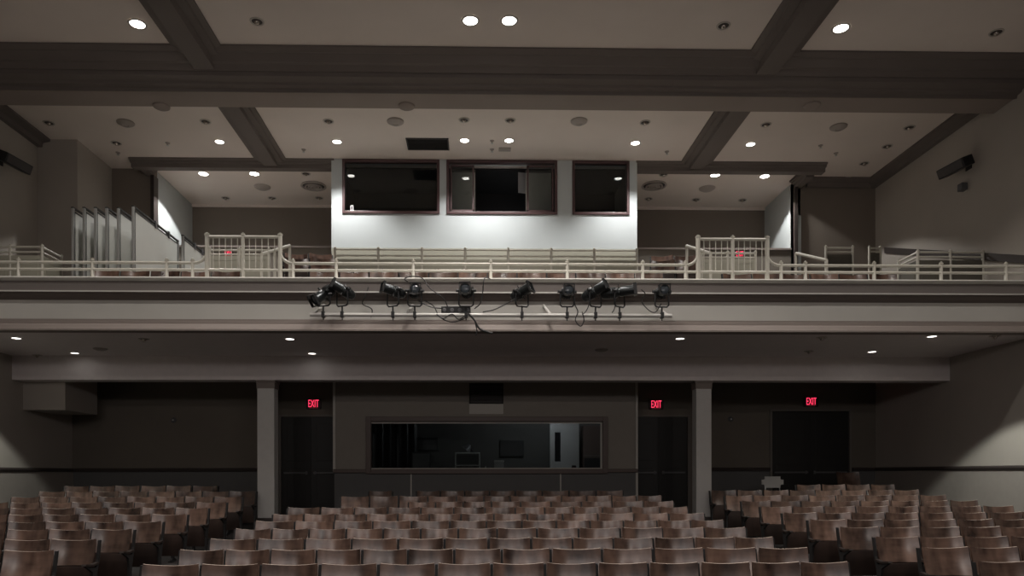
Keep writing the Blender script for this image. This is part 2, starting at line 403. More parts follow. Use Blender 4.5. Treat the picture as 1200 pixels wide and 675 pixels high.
# crown strip at the top of the recess wall + low ledge in front of the recess
b = MB(); b.box(RX0, BX0, YREC - .05, YREC - .001, CEIL - .06, CEIL - .001); b.box(BX1, RX1, YREC - .05, YREC - .001, CEIL - .06, CEIL - .001); struct(b.build('trim_11', M['ceiling']))
lz = WZ(293, 17.6)
b = MB(); b.box(RX0 + .01, BX0, 17.5, 17.62, EYE + 4.2, lz); b.box(BX1, RX1 - .01, 17.5, 17.62, EYE + 4.2, lz); struct(b.build('wall_recess_knee', M['wallback']))
b = MB(); b.box(RX0 + .01, BX0, 17.46, 17.66, lz, lz + .04); b.box(BX1, RX1 - .01, 17.46, 17.66, lz, lz + .04); struct(b.build('trim_12', M['mold']))

# stair enclosure in the left rear corner (upper) and its lower soffit
b = MB(); b.box(XL + .001, -8.39, 15.45, YB_L + .15, EYE + 2.9, CEIL - .001); struct(b.build('wall_stair_enclosure', M['wall']))
b = MB(); b.box(XL + .001, -8.37, 14.95, 16.2, EYE + 1.31, EYE + 2.3); struct(b.build('wall_soffit_left', M['wall']))

# ------------------------------------------------------------------ ceiling beams
def bm_prof(u0, u1, zt, drop=0.17):
    """moulded beam section between u0 and u1: stepped, flat centre lowest"""
    w = u1 - u0
    st = [(0, 0), (0.0, -0.06), (0.12, -0.075), (0.14, -0.11), (0.30, -0.125), (0.32, -drop)]
    L = [(u0 + w * a * .9, zt + d) for a, d in st]; R = [(u1 - w * a * .9, zt + d) for a, d in reversed(st)]
    return L + R
n = 13
zt = CEIL + 0.03
def trim(b, m):
    global n
    o = struct(b.build('trim_%d' % n, m)); n += 1; return o
for bx0, bx1 in ((-4.93, -4.24), (4.64, 5.34)):
    b = MB(); b.prismy(bm_prof(bx0, bx1, zt, .2), 13.3, 16.3); trim(b, M['beam'])
    b = MB(); b.prismy(bm_prof(bx0 - .06, bx1 + .06, zt, .24), -3, 12.35); trim(b, M['beam'])
# transverse beam in front of the recess, both sides, with returns
b = MB(); b.prism(bm_prof(16.28, 16.72, zt, .2), RX0 - .3, BX0 + .0); trim(b, M['beam'])
b = MB(); b.prism(bm_prof(16.28, 16.72, zt, .2), BX1, RX1 + .3); trim(b, M['beam'])
b = MB(); b.prismy(bm_prof(RX1 - .12, RX1 + .3, zt, .2), 16.7, YB_R); trim(b, M['beam'])
b = MB(); b.prismy(bm_prof(RX0 - .3, RX0 + .12, zt, .2), 16.6, YB_L + .15); trim(b, M['beam'])
# wall crowns
b = MB(); b.prismy([(XR, zt), (XR - .27, zt), (XR - .27, CEIL - .05), (XR - .12, CEIL - .08), (XR - .1, BEAMB), (XR, BEAMB)], -3, YB_R); trim(b, M['beam'])
b = MB(); b.prismy([(XL, zt), (XL + .27, zt), (XL + .27, CEIL - .05), (XL + .12, CEIL - .08), (XL + .1, BEAMB), (XL, BEAMB)], -3, 15.45); trim(b, M['beam'])
b = MB(); b.prism([(YB_R, zt), (YB_R - .27, zt), (YB_R - .27, CEIL - .05), (YB_R - .12, CEIL - .08), (YB_R - .1, BEAMB), (YB_R, BEAMB)], RX1 + .28, XR - .2); trim(b, M['beam'])
# the great transverse beam: stepped cornice down to a flat band
E = EYE
pr = [(11.98, zt), (11.98, E+7.02), (12.06, E+6.98), (12.10, E+6.985), (12.22, E+6.90), (12.30, E+6.905), (12.38, E+6.84), (12.44, E+6.86), (12.47, E+6.80), (12.62, E+6.775),
      (12.64, E+6.74), (12.74, E+6.73), (12.76, E+6.68), (12.80, E+6.70), (12.82, E+6.70), (12.82, zt)]
b = MB(); b.prism(pr, XL, XR); trim(b, M['beam'])
b = MB(); b.prism([(12.82, zt), (12.82, E+6.715), (13.34, E+6.70), (13.38, E+6.72), (13.38, zt)], XL, XR); trim(b, M['beamlow'])

# ------------------------------------------------------------------ balcony structure
def zf(py): return WZ(py, YF)
y = YF
face = MB()
face.mi = 0; face.prism([(y + .03, zf(343.5)), (y + .03, zf(330)), (y + .3, zf(330)), (y + .3, zf(343.5))], XL, XR)
struct(face.build('wall_balcony_upper_band', M['face']))
b = MB(); b.prism([(y - .03, zf(328.8)), (y - .045, zf(327.6)), (y - .03, zf(326.2)), (y + .34, zf(326.2)), (y + .34, zf(330.2)), (y + .02, zf(330.2))], XL, XR); trim(b, M['facel'])  # cap given the pale fascia colour as a painted ledge highlight
b = MB(); b.prism([(y - .07, zf(343.6)), (y - .08, zf(345.0)), (y - .02, zf(346.4)), (y + .0, zf(349)), (y + .06, zf(352)), (y + .2, zf(352)), (y + .2, zf(342.9)), (y + .02, zf(342.9))], XL, XR); trim(b, M['moldd'])
b = MB(); b.box(XL, XR, y - .078, y + .02, zf(344.9), zf(343.2)); trim(b, M['facel'])
b = MB(); b.box(XL, XR, y + .07, y + .3, zf(375), zf(351)); struct(b.build('wall_balcony_fascia', M['facel']))
b = MB(); b.prism([(y + .06, zf(374)), (y + .03, zf(375.5)), (y + .0, zf(377.5)), (y - .03, zf(378)), (y - .03, zf(381)), (y - .07, zf(382.5)), (y - .1, zf(387)), (y - .13, zf(388)), (y - .13, zf(390)), (y + .04, zf(390.6)), (y + .069, zf(374.2))], XL, XR); trim(b, M['mold'])
b = MB(); b.box(XL, XR, y + .04, 14.8, SOF, SOF + .12); struct(b.build('ceiling_under_balcony', M['soffit']))
bt = WZ(446, 14.65)
b = MB(); b.box(XL, XR, 14.6, 14.95, bt, SOF + .1); struct(b.build('wall_drop_beam', M['soffit']))
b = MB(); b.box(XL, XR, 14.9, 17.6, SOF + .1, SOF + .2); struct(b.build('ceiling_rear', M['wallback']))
# balcony tiers
tiers = [(YF + .3, 13.38, 2.80), (13.38, 14.22, 3.10), (14.22, 15.05, 3.52), (15.05, 15.9, 3.86), (15.9, 16.75, 4.13), (16.75, YREC, 4.35)]
b = MB()
for y0, y1, h in tiers:
    if y1 < 16.3: b.box(-5.0, 5.45, y0, y1, E + 2.55, E + h)
    elif y0 < 16.3: b.box(-5.0, BX0 - .06, y0, y1, E + 2.55, E + h); b.box(BX1 + .02, 5.45, y0, y1, E + 2.55, E + h)
    else: b.box(RX0, BX0 - .06, y0, y1, E + 2.55, E + h); b.box(BX1 + .02, RX1, y0, y1, E + 2.55, E + h)
b.box(XL, -5.0, YF + .3, 16.9, E + 2.55, E + 2.80); b.box(5.45, XR, YF + .3, YB_R, E + 2.55, E + 2.80)
b.box(RX0, -5.0, 16.75, 16.9, E + 2.8, E + 4.35); b.box(5.45, RX1, 16.75, 16.9, E + 2.8, E + 4.35)
struct(b.build('floor_balcony', M['bfloor']))

# ------------------------------------------------------------------ columns
for px0, px1, side in ((305.5, 325, 'left'), (815, 833, 'right')):
    z = 14.8; xa, xb = WX(px0, z), WX(px1, z); ya = 14.66; yb_ = ya + (xb - xa) * .9
    t = thing('column', 'pale square column under the balcony beam beside the %s aisle door' % side, 'column', ((xa + xb) / 2, (ya + yb_) / 2, floor_z(ya)), group='square columns under the balcony')
    cx, cy, fz = t.location; hw = (xb - xa) / 2; hd = (yb_ - ya) / 2
    bz = WZ(606, z) - fz
    MB().box(-hw, hw, -hd, hd, bz, bt - fz - .10, .012).build('shaft', M['column'], t)
    MB().box(-hw - .03, hw + .03, -hd - .03, hd + .03, -.02, bz, .01).build('plinth', M['rail_trim'], t)
    b = MB(); b.box(-hw - .012, hw + .012, -hd - .012, hd + .012, bt - fz - .16, bt - fz - .04, .008); b.box(-hw - .03, hw + .03, -hd - .03, hd + .03, bt - fz - .04, bt - fz - .002, .008)
    b.build('capital', M['mold'], t)  # darker capital colour carries the shade under the beam

# ------------------------------------------------------------------ downlights
def make_downlight(r, lit, proto={}):
    k = (round(r, 3), lit)
    lm = M['litdim'] if r < .09 else M['lit']
    if k not in proto:
        b = MB(); b.lathe([(r * .86, .0), (r * .88, -.012), (r * 1.12, -.012), (r * 1.16, -.002)], 28); ring = b.build('trim_ring', M['ring'], smooth=True)
        if lit:
            b = MB(); b.lathe([(0, -.006), (r * .9, -.004)], 28); ln = b.build('lamp_lens', lm)
        else:
            b = MB(); b.lathe([(r * .9, -.003), (r * .55, -.004), (0, -.004)], 28); ln = b.build('lamp_baffle', M['offdark'])
        kids = [ring, ln]
        if not lit:
            b = MB(); b.lathe([(r * .42, -.005), (r * .40, -.03), (r * .2, -.05), (0, -.055)], 20); kids.append(b.build('lamp_bulb', M['off'], smooth=True))
        proto[k] = [kids, False]
    kids, used = proto[k]
    proto[k][1] = True
    return [o.copy() if used else o for o in kids], used
WARM = (1.0, 0.93, 0.87)
def downlight(px, py, zc, r, lit, label, watts=120, size=105, grp=None, xyz=None, temp=WARM, blend=.45):
    if xyz: x, yy = xyz
    else:
        z = (zc - EYE) * F / (VY - py - .0014 * (px - 600)); x, yy = WX(px, z), WY(px, z)
    t = thing('downlight', label, 'ceiling light', (x, yy, zc), group=grp)
    kids, cp = make_downlight(r, lit)
    for o in kids:
        if cp: C.objects.link(o)
        o.parent = t
    if lit:
        l = bpy.data.lights.new('downlight_lamp', 'SPOT'); l.energy = watts; l.color = temp
        l.spot_size = math.radians(size); l.spot_blend = blend; l.shadow_soft_size = r * .8
        o = bpy.data.objects.new('downlight_lamp', l); C.objects.link(o); o.parent = t; o.location = (0, 0, -.04)
    return t
A = [  # px, py, r, label, watts
 (162, 28, 'lit downlight in the front ceiling bay left of the left beam', 230),
 (552, 24, 'lit downlight, left one of the pair in the front centre ceiling', 240),
 (597.5, 24, 'lit downlight, right one of the pair in the front centre ceiling', 240),
 (986, 33, 'lit downlight in the front ceiling bay right of the right beam', 230)]
for px, py, lb, w in A: downlight(px, py, CEIL, .125, True, lb, w, 125, 'lit ceiling downlights')
A = [(258, 166, 'lit downlight left of the left beam in the middle ceiling', 110), (395.5, 166, 'lit downlight right of the left beam, above the left booth window edge', 250),
 (545, 164.5, 'lit downlight beside the dark ceiling vent, above the middle booth window', 165), (597, 164.5, 'lit downlight above the right part of the middle booth window', 165),
 (745, 167.5, 'lit downlight left of the right beam, above the small booth window', 250), (880, 169, 'lit downlight right of the right beam in the middle ceiling', 110)]
for px, py, lb, w in A: downlight(px, py, CEIL, .10, True, lb, w, 112, 'lit ceiling downlights', blend=.6, temp=(1, .97, .95))
A = [(239, 203.5, 'lit downlight nearest the left wall of the left recess', 260), (298.5, 203.5, 'lit downlight in the middle of the left recess ceiling', 70),
 (838.5, 205, 'lit downlight in the middle of the right recess ceiling', 70), (896.5, 206.5, 'lit downlight nearest the right wall of the right recess', 200)]
for px, py, lb, w in A: downlight(px, py, CEIL, .12, True, lb, w, 120, 'lit ceiling downlights', blend=.1, temp=(1, .97, .94))
A = [(19.5, 396, 'lit downlight under the balcony, the farthest left', 150), (88, 413.5, 'lit downlight under the balcony before the drop beam, far left', 3), (340, 397, 'lit downlight under the balcony ahead of the left column', 9),
 (366, 414, 'lit downlight under the balcony against the drop beam, above the left aisle door', 1.2), (797, 396.5, 'lit downlight under the balcony ahead of the right column', 9), (1022, 412, 'small lit downlight under the balcony near the rear double door', 8),
 (1092, 394, 'lit downlight under the balcony, the farthest right', 190)]
for px, py, lb, w in A: downlight(px, py, SOF, .085, True, lb, w, 107 if w > 50 else (60 if w < 6 else 100), 'lit downlights under the balcony', blend=.16 if w > 50 else .8, temp=(.95, .97, .9))
A = [(302, 25, CEIL, 'front ceiling bay right of the left beam'), (848.5, 30, CEIL, 'front ceiling bay left of the right beam'), (1168, 38, CEIL, 'front ceiling bay near the right wall'),
 (241.5, 142.5, CEIL, 'middle ceiling left of the left beam'), (385.5, 142, CEIL, 'middle ceiling right of the left beam'), (544.5, 140.5, CEIL, 'middle ceiling, left one of the centre pair'),
 (598.5, 141, CEIL, 'middle ceiling, right one of the centre pair'), (756.5, 143.5, CEIL, 'middle ceiling left of the right beam'), (898, 146, CEIL, 'middle ceiling right of the right beam'),
 (58, 144, CEIL, 'far left ceiling, nearest the great beam'), (137, 167.5, CEIL, 'far left ceiling, between two other unlit ones'), (157.5, 188, CEIL, 'far left ceiling, nearest the recess beam'),
 (1066, 149.5, CEIL, 'far right ceiling, nearest the great beam'), (1040, 171.5, CEIL, 'far right ceiling, second from the great beam'), (1013, 191.5, CEIL, 'far right ceiling, third from the great beam'), (992.5, 209, CEIL, 'far right ceiling, nearest the rear wall'),
 (359, 203.5, CEIL, 'left recess ceiling beside the round diffuser'), (265, 232, CEIL, 'left recess rear ceiling, leftmost'), (319.5, 232, CEIL, 'left recess rear ceiling, middle'), (374.5, 232, CEIL, 'left recess rear ceiling beside the booth'),
 (778, 204.5, CEIL, 'right recess ceiling beside the round diffuser'), (760.5, 233, CEIL, 'right recess rear ceiling beside the booth'), (816, 234, CEIL, 'right recess rear ceiling, middle'), (870.5, 234.5, CEIL, 'right recess rear ceiling, rightmost'),
 (169, 397, SOF, 'plaster under the balcony, left side'), (44, 416, SOF, 'plaster under the balcony near the left wall'), (963, 395.5, SOF, 'plaster under the balcony, right side'), (948, 411.5, SOF, 'plaster under the balcony near the drop beam, right side'), (1166, 393.5, SOF, 'plaster under the balcony near the right wall')]
for px, py, zc, lb in A: downlight(px, py, zc, .095 if zc == CEIL else .08, False, 'unlit downlight in the ' + lb, grp='unlit downlights')
# the same grid goes on over the front seats, above the frame of the photograph
for gx in (-7.1, -2.5, 0.0, 0.6, 2.9, 7.5):
    for gy in (8.2, 4.6, 1.0):
        if abs(gx) < .7 and gy != 8.2: continue
        downlight(0, 0, CEIL, .125, True, 'lit downlight over the front seats, outside the picture', 190 if gy > 8 else 95, 125, 'downlights over the front seats', xyz=(gx, gy))

# ------------------------------------------------------------------ other ceiling fittings
for i, (px, py, where) in enumerate(((148, 143, 'at far left'), (464, 142, 'left of the centre lights'), (679, 142, 'right of the centre lights'), (983, 149, 'at far right'))):
    z = (CEIL - EYE) * F / (VY - py); b = MB()
    b.lathe([(.17, 0), (.165, -.02), (.10, -.06), (.06, -.062), (.05, -.05), (0, -.05)], 24)
    o = b.build('ceiling_speaker', M['diff'], smooth=True, loc=(WX(px, z), WY(px, z), CEIL)); tag(o, 'round pale ceiling speaker on the middle ceiling, ' + where, 'speaker', 'round ceiling speakers')
for px, py, where in ((190, 127, 'left of the left beam'), (477, 125, 'left of centre'), (952, 132, 'right of the right beam')):
    z = 13.22; b = MB(); b.lathe([(.15, 0), (.145, -.02), (.11, -.04), (.05, -.05), (0, -.052)], 24)
    o = b.build('ceiling_speaker', M['beamlow'], smooth=True, loc=(WX(px, z), WY(px, z), E + 6.703)); tag(o, 'domed speaker under the great transverse beam, ' + where, 'speaker', 'domed speakers under the great beam')
for px, py, where, zc in ((308, 218.5, 'left recess', CEIL), (829, 221, 'right recess', CEIL)):
    z = (zc - EYE) * F / (VY - py); b = MB(); b.lathe([(.2, 0), (.19, -.02), (.12, -.06), (0, -.065)], 24)
    o = b.build('ceiling_speaker', M['diff'], smooth=True, loc=(WX(px, z), WY(px, z), zc)); tag(o, 'round pale speaker on the %s ceiling' % where, 'speaker', 'recess ceiling speakers')
for px, py, where in ((118, 408, 'left'), (705, 410, 'right')):
    z = (SOF - EYE) * F / (VY - py); b = MB(); b.lathe([(.13, 0), (.12, -.015), (.07, -.035), (0, -.037)], 24)
    o = b.build('ceiling_speaker', M['diff'], smooth=True, loc=(WX(px, z), WY(px, z), SOF)); tag(o, 'round speaker under the balcony, %s side' % where, 'speaker', 'speakers under the balcony')
for px, py, where in ((368, 217.5, 'left'), (767, 217.5, 'right')):
    z = (CEIL - EYE) * F / (VY - py)
    t = thing('air_diffuser', 'round ringed air diffuser in the %s recess ceiling' % where, 'air vent', (WX(px, z), WY(px, z), CEIL), group='round air diffusers')
    MB().lathe([(.30, 0), (.31, -.02), (.27, -.03), (.26, -.005)], 32).build('outer_ring', M['diff'], t, True)
    for r in (.2, .13, .07): MB().lathe([(r, -.005), (r + .015, -.05), (r - .02, -.055), (r - .03, -.02)], 28).build('cone_ring', M['diff'], t, True)
    MB().lathe([(.26, -.003), (0, -.003)], 28).build('duct_opening', M['vent'], t)
z = (CEIL - EYE) * F / (VY - 168.5); t = thing('air_return_grille', 'dark rectangular grille in the ceiling before the booth', 'air vent', (WX(502, z), WY(502, z), CEIL))
yb0 = WY(502, (CEIL-EYE)*F/(VY-162)); yb1 = WY(502, (CEIL-EYE)*F/(VY-175.5)); hy = abs(yb1 - yb0) / 2
b = MB(); b.box(-.45, .45, -hy, -hy + .03, -.02, 0); b.box(-.45, .45, hy - .03, hy, -.02, 0); b.box(-.45, -.42, -hy, hy, -.02, 0); b.box(.42, .45, -hy, hy, -.02, 0); b.build('grille_frame', M['vent'], t)
b = MB(); b.box(-.42, .42, -hy + .03, hy - .03, -.006, -.002)
for k in range(10): yy = -hy + .05 + k * (2 * hy - .1) / 9; b.box(-.42, .42, yy - .008, yy + .004, -.018, -.004)
b.build('slats', M['dark'], t)
z = (CEIL - EYE) * F / (VY - 174.5); b = MB(); b.box(-.13, .13, -.07, .07, -.03, 0, .006); o = b.build('access_hatch', M['diff'], loc=(WX(592, z), WY(592, z), CEIL)); tag(o, 'small pale rectangular hatch in the ceiling by the centre lights', 'hatch')
sp = [(197, 167, 'left of the left beam'), (356.5, 175, 'right of the left beam'), (577, 165, 'between the centre lights'), (577, 175, 'behind the centre lights'), (782, 178, 'left of the right beam'), (962, 171, 'right of the right beam, near the great beam'), (980, 180, 'far right'), (139, 178, 'far left'), (455, 221, 'recess')]
for px, py, where in sp[:-1]:
    z = (CEIL - EYE) * F / (VY - py)
    t = thing('sprinkler', 'small sprinkler head on the middle ceiling, ' + where, 'sprinkler', (WX(px, z), WY(px, z), CEIL), group='sprinkler heads')
    MB().lathe([(.05, 0), (.045, -.012), (.015, -.02), (.012, -.05), (0, -.05)], 14).build('escutcheon', M['diff'], t, True)
    MB().lathe([(0, -.05), (.03, -.055), (.03, -.06), (0, -.06)], 12).build('deflector', M['metal'], t, True)

# wall speakers
def wall_speaker(px, py, z, side, label):
    p = P(px, py, z); wx = XR if side > 0 else XL
    t = thing('wall_speaker', label, 'speaker', (wx, p.y, p.z))
    R = Matrix.Rotation(side * math.radians(8), 3, 'Z') @ Matrix.Rotation(-side * math.radians(22), 3, 'Y')
    c = Vector((-side * .28, 0, 0))
    MB().obox(c, (.24, .66, .19), R, .02).build('cabinet', M['black'], t)
    MB().obox(c + R @ Vector((-side * .125, 0, 0)), (.015, .6, .15), R, .004).build('grille', M['vent'], t)
    b = MB(); b.tube([(-side*.01, .0, .05), (-side*.12, 0, .05), c], .02); b.box(-.02 if side > 0 else 0, 0 if side > 0 else .02, -.08, .08, -.05, .13); b.build('bracket', M['black'], t)
wall_speaker(1127, 196, 14.2, 1, 'black loudspeaker bracketed high on the right wall')
wall_speaker(2, 190, 14.05, -1, 'black loudspeaker bracketed high on the left wall')
p = P(1133, 219.5, 14.3); t = thing('camera_housing', 'small dark box on the right wall just below the loudspeaker', 'box', (XR, p.y, p.z))
MB().box(-.13, -.01, -.07, .07, -.07, .07, .01).build('housing', M['plasticg'], t); MB().box(-.012, 0, -.05, .05, -.09, .05).build('mount_plate', M['ring'], t)
for px, py, yy, where in ((207, 493, YB_L, 'left'), (858, 491, YB_R, 'right')):
    z = yy; p = P(px, py, z); t = thing('wall_sconce', 'small dark round fitting high on the %s rear wall' % where, 'wall fitting', (p.x, yy, p.z), group='round fittings on the rear walls')
    mt = Matrix.Rotation(PI / 2, 4, 'X'); MB().lathe([(0, 0), (.06, 0), (.065, .02), (.03, .05), (0, .055)], 16, mt).build('body', M['plasticg'], t, True)
    MB().lathe([(0, .05), (.018, .05), (.016, .07), (0, .07)], 10, mt).build('cap', M['metal'], t, True)

# ------------------------------------------------------------------ exit signs
def text_mesh(s, size, depth):
    cu = bpy.data.curves.new('t', 'FONT'); cu.body = s; cu.size = size; cu.extrude = depth; cu.align_x = 'CENTER'; cu.align_y = 'CENTER'; cu.offset = -size * .012
    o = bpy.data.objects.new('t', cu); C.objects.link(o); dg = bpy.context.evaluated_depsgraph_get(); me = bpy.data.meshes.new_from_object(o.evaluated_get(dg))
    bpy.data.objects.remove(o); bpy.data.curves.remove(cu)
    me.transform(Matrix.Rotation(PI / 2, 4, 'X')); return me
EX = text_mesh('EXIT', .22, .004); EX.materials.append(M['exitred'])
EX.name = 'exit_lettering'
xs = [v.co.x for v in EX.vertices]; zs = [v.co.z for v in EX.vertices]; ew = max(xs) - min(xs); eh = max(zs) - min(zs)
def exit_sign(px, py, z, label, s=1.0, grp=None, y=None):
    p = P(px, py, z); yy = y if y is not None else p.y
    t = thing('exit_sign', label, 'exit sign', (p.x, yy, p.z), group=grp)
    w, h = .34 * s, .23 * s
    MB().box(-w/2, w/2, -.055, 0, -h/2, h/2, .008).build('housing', M['exitbox'], t)
    o = bpy.data.objects.new('lettering', EX); C.objects.link(o); o.parent = t; o.location = (0, -.058, 0)
    o.scale = (.24 * s / ew, 1, .165 * s / eh); o['label'] = 'red letters reading EXIT'
    l = bpy.data.lights.new('exit_glow', 'AREA'); l.energy = .1 * s; l.color = (1, .1, .15); l.size = .2 * s
    o = bpy.data.objects.new('exit_glow', l); C.objects.link(o); o.parent = t; o.location = (0, -.07, 0); o.rotation_euler = (PI/2, 0, 0)
    return t
exit_sign(369, 474, 17.0, 'red EXIT sign over the left aisle door', y=YB_L + .25)
exit_sign(769.5, 474, 17.0, 'red EXIT sign over the right aisle door', y=YB_L + .25)
exit_sign(952, 470.5, 17.4, 'red EXIT sign over the double door on the right', y=YB_R)

# ------------------------------------------------------------------ vent / speaker panel above the lower booth window
p0, p1 = P(550, 473, 16.25), P(590, 449, 16.25)
t = thing('wall_grille', 'dark square grille with pale plate above the lower booth window', 'air vent', ((p0.x + p1.x) / 2, BY, p0.z))
w = (p1.x - p0.x) / 2; h = p1.z - p0.z
b = MB(); b.box(-w, w, -.04, 0, 0, h, .006); b.build('housing', M['dark'], t)
b = MB()
for k in range(9): b.box(-w + .03, w - .03, -.05, -.035, .03 + k * (h - .06) / 9, .045 + k * (h - .06) / 9)
b.build('louvres', M['vent'], t)
MB().box(-w, w, -.012, 0, -(WZ(473, 16.3) - WZ(485, 16.3)), -.004).build('plate', M['strip'], t)

# ------------------------------------------------------------------ lower control room contents
RF = floor_z(17); DZ = wz0 - .06
t = thing('control_desk', 'long dark desk inside the lower booth behind the window', 'desk', (.3, 17.1, RF))
MB().box(-2.7, 2.7, -.3, .35, DZ - RF - .05, DZ - RF, .005).build('desktop', M['dark'], t)
for x in (-2.6, -.8, .9, 2.6):
    for yy in (-.22, .27): MB().box(x - .03, x + .03, yy - .03, yy + .03, 0, DZ - RF - .05).build('leg', M['iron'], t)
def at(px, z=17.1): return WX(px, z)
# monitor (back wall) frames
for px0, px1, py0, py1, lb in ((489, 513, 513, 528, 'black framed screen on the booth rear wall, left of the rack'), (586, 614, 516, 535, 'black framed screen on the booth rear wall, right of the rack')):
    z = 18.55; a, c = P(px0, py1, z), P(px1, py0, z)
    t = thing('wall_screen', lb, 'screen', ((a.x + c.x) / 2, 18.6, a.z), group='screens in the lower booth'); w = (c.x - a.x) / 2; h = c.z - a.z
    MB().box(-w, w, -.05, 0, 0, h, .006).build('casing', M['black'], t); MB().box(-w + .03, w - .03, -.054, -.048, .03, h - .03).build('display', M['glare'], t)
z = 17.1; a, c = P(483, 551, z), P(505, 530, z)
t = thing('equipment_cabinet', 'black equipment case on the booth desk below the left screen', 'case', ((a.x + c.x) / 2, 17.15, DZ)); w = (c.x - a.x) / 2; h = c.z - DZ
MB().box(-w, w, -.15, .18, 0.005, h, .01).build('body', M['black'], t); MB().box(-w + .03, w - .03, -.165, -.14, .04, h - .04, .004).build('front_panel', M['plasticg'], t)
MB().tube([(w + .0, -.05, h * .4), (w + .06, -.05, h * .45), (w + .06, -.05, h * .7), (w, -.05, h * .75)], .012).build('handle', M['plasticg'], t)
a, c = P(534, 551, z), P(562, 531, z)
t = thing('metal_rack', 'small metal-framed rack on the booth desk near its centre', 'rack', ((a.x + c.x) / 2, 17.1, DZ)); w = (c.x - a.x) / 2; h = c.z - DZ
b = MB()
for sx in (-1, 1):
    for yy in (-.15, .15): b.tube([(sx * w, yy, .0), (sx * w, yy, h)], .012)
for zz in (h * .35, h):
    b.tube([(-w, -.15, zz), (w, -.15, zz)], .012); b.tube([(-w, .15, zz), (w, .15, zz)], .012); b.tube([(-w, -.15, zz), (-w, .15, zz)], .012); b.tube([(w, -.15, zz), (w, .15, zz)], .012)
b.build('frame', M['white'], t); MB().box(-w, w, -.15, .15, h * .35, h * .35 + .01).build('shelf', M['plasticg'], t)
MB().box(-w + .03, w - .03, -.12, .14, h * .35 + .012, h - .05, .01).build('amplifier', M['black'], t)
# plant-like lamp behind rack
t = thing('desk_lamp', 'dark jointed desk lamp rising behind the rack in the booth', 'lamp', (at(556, 17.3), 17.32, DZ))
MB().lathe([(0, 0), (.1, 0), (.09, .02), (.02, .03), (0, .03)], 16).build('base', M['black'], t, True)
MB().tube([(0, 0, .02), (.05, 0, .35), (-.12, 0, .62)], .015).build('arm', M['black'], t)
MB().lathe([(.02, .06), (.05, .04), (.13, -.1), (.11, -.09), (.03, .03)], 16, Matrix.Translation((-.14, 0, .6)) @ Matrix.Rotation(.7, 4, 'Y')).build('lamp_shade', M['plasticg'], t, True)
a, c = P(579, 551, z), P(590, 540, z)
t = thing('paper_box', 'small pale box on the booth desk right of the rack', 'box', ((a.x + c.x) / 2, 16.95, DZ)); w = (c.x - a.x) / 2; h = c.z - DZ
MB().box(-w, w, -.1, .1, 0, h, .006).build('body', M['paper'], t); MB().box(-w - .005, w + .005, -.105, .105, h - .04, h + .005, .004).build('lid', M['white'], t)
t = thing('bottle', 'slim pale bottle on the booth desk beside the rack', 'bottle', (at(569), 16.95, DZ)); MB().lathe([(0, 0), (.022, 0), (.022, .09), (.009, .12), (.009, .14), (0, .14)], 14).build('body', M['white'], t, True); MB().lathe([(0, .138), (.012, .138), (.012, .155), (0, .155)], 12).build('cap', M['plasticg'], t, True)
# open white door with glazed slot
zz = 17.7; a = P(643, 560, zz); h = WZ(492, zz) - RF
t = thing('open_door', 'pale door with a narrow glass slot standing open inside the booth', 'door', (WX(645, zz), zz, RF), math.radians(28))
dw = .85
b = MB(); hz = h * .55; wall_with_holes(b, 0, dw, -.02, .02, 0.01, h, [(.12, .3, h * .56, h * .87)]); b.build('door_leaf', M['paper'], t)
MB().box(.12, .3, -.005, .005, h * .56, h * .87).build('glass_slot', M['glare'], t)
b = MB(); b.box(.62, .74, -.05, -.022, h * .32, h * .52, .01); b.build('notice_holder', M['dark'], t)
b = MB(); b.tube([(.78, -.02, h * .42), (.78, -.07, h * .42), (.68, -.07, h * .42)], .012); b.build('handle', M['metal'], t)
t = thing('side_cabinet', 'dark tall cabinet at the right end inside the lower booth', 'cabinet', (WX(697, 18.2), 18.3, RF))
MB().box(-.3, .3, -.25, .25, 0, h * .95, .01).build('body', M['framelow'], t); MB().box(-.3, .3, -.26, -.252, h * .62, h * .63).build('shelf_edge', M['jamb'], t)
MB().box(-.28, .28, -.27, -.252, .1, h * .6, .004).build('cabinet_door', M['dark'], t)
t = thing('rolled_screen', 'dark tall curtain hanging at the left inside the lower booth', 'curtain', (WX(460, 17.7), 17.7, RF))
b = MB(); prof = [(-.6 + i * .06, .035 * math.sin(i * 1.9)) for i in range(21)]
vs = [(b.bm.verts.new((x, yy, .05)), b.bm.verts.new((x, yy, h))) for x, yy in prof]
vs2 = [(b.bm.verts.new((x, yy + .012, .05)), b.bm.verts.new((x, yy + .012, h))) for x, yy in prof]
for q in (vs, vs2):
    for u, v in zip(q, q[1:]): b.bm.faces.new((u[0], v[0], v[1], u[1]))
b.build('cloth', M['glare'], t, True); MB().tube([(-.65, 0, h + .02), (.65, 0, h + .02)], .018).build('curtain_rod', M['plasticg'], t)
l = bpy.data.lights.new('room_lamp', 'POINT'); l.energy = 26; l.shadow_soft_size = .15; l.color = (.9, .93, 1)
o = bpy.data.objects.new('room_lamp', l); C.objects.link(o); o.location = (1.7, 17.0, LTOP - .5)

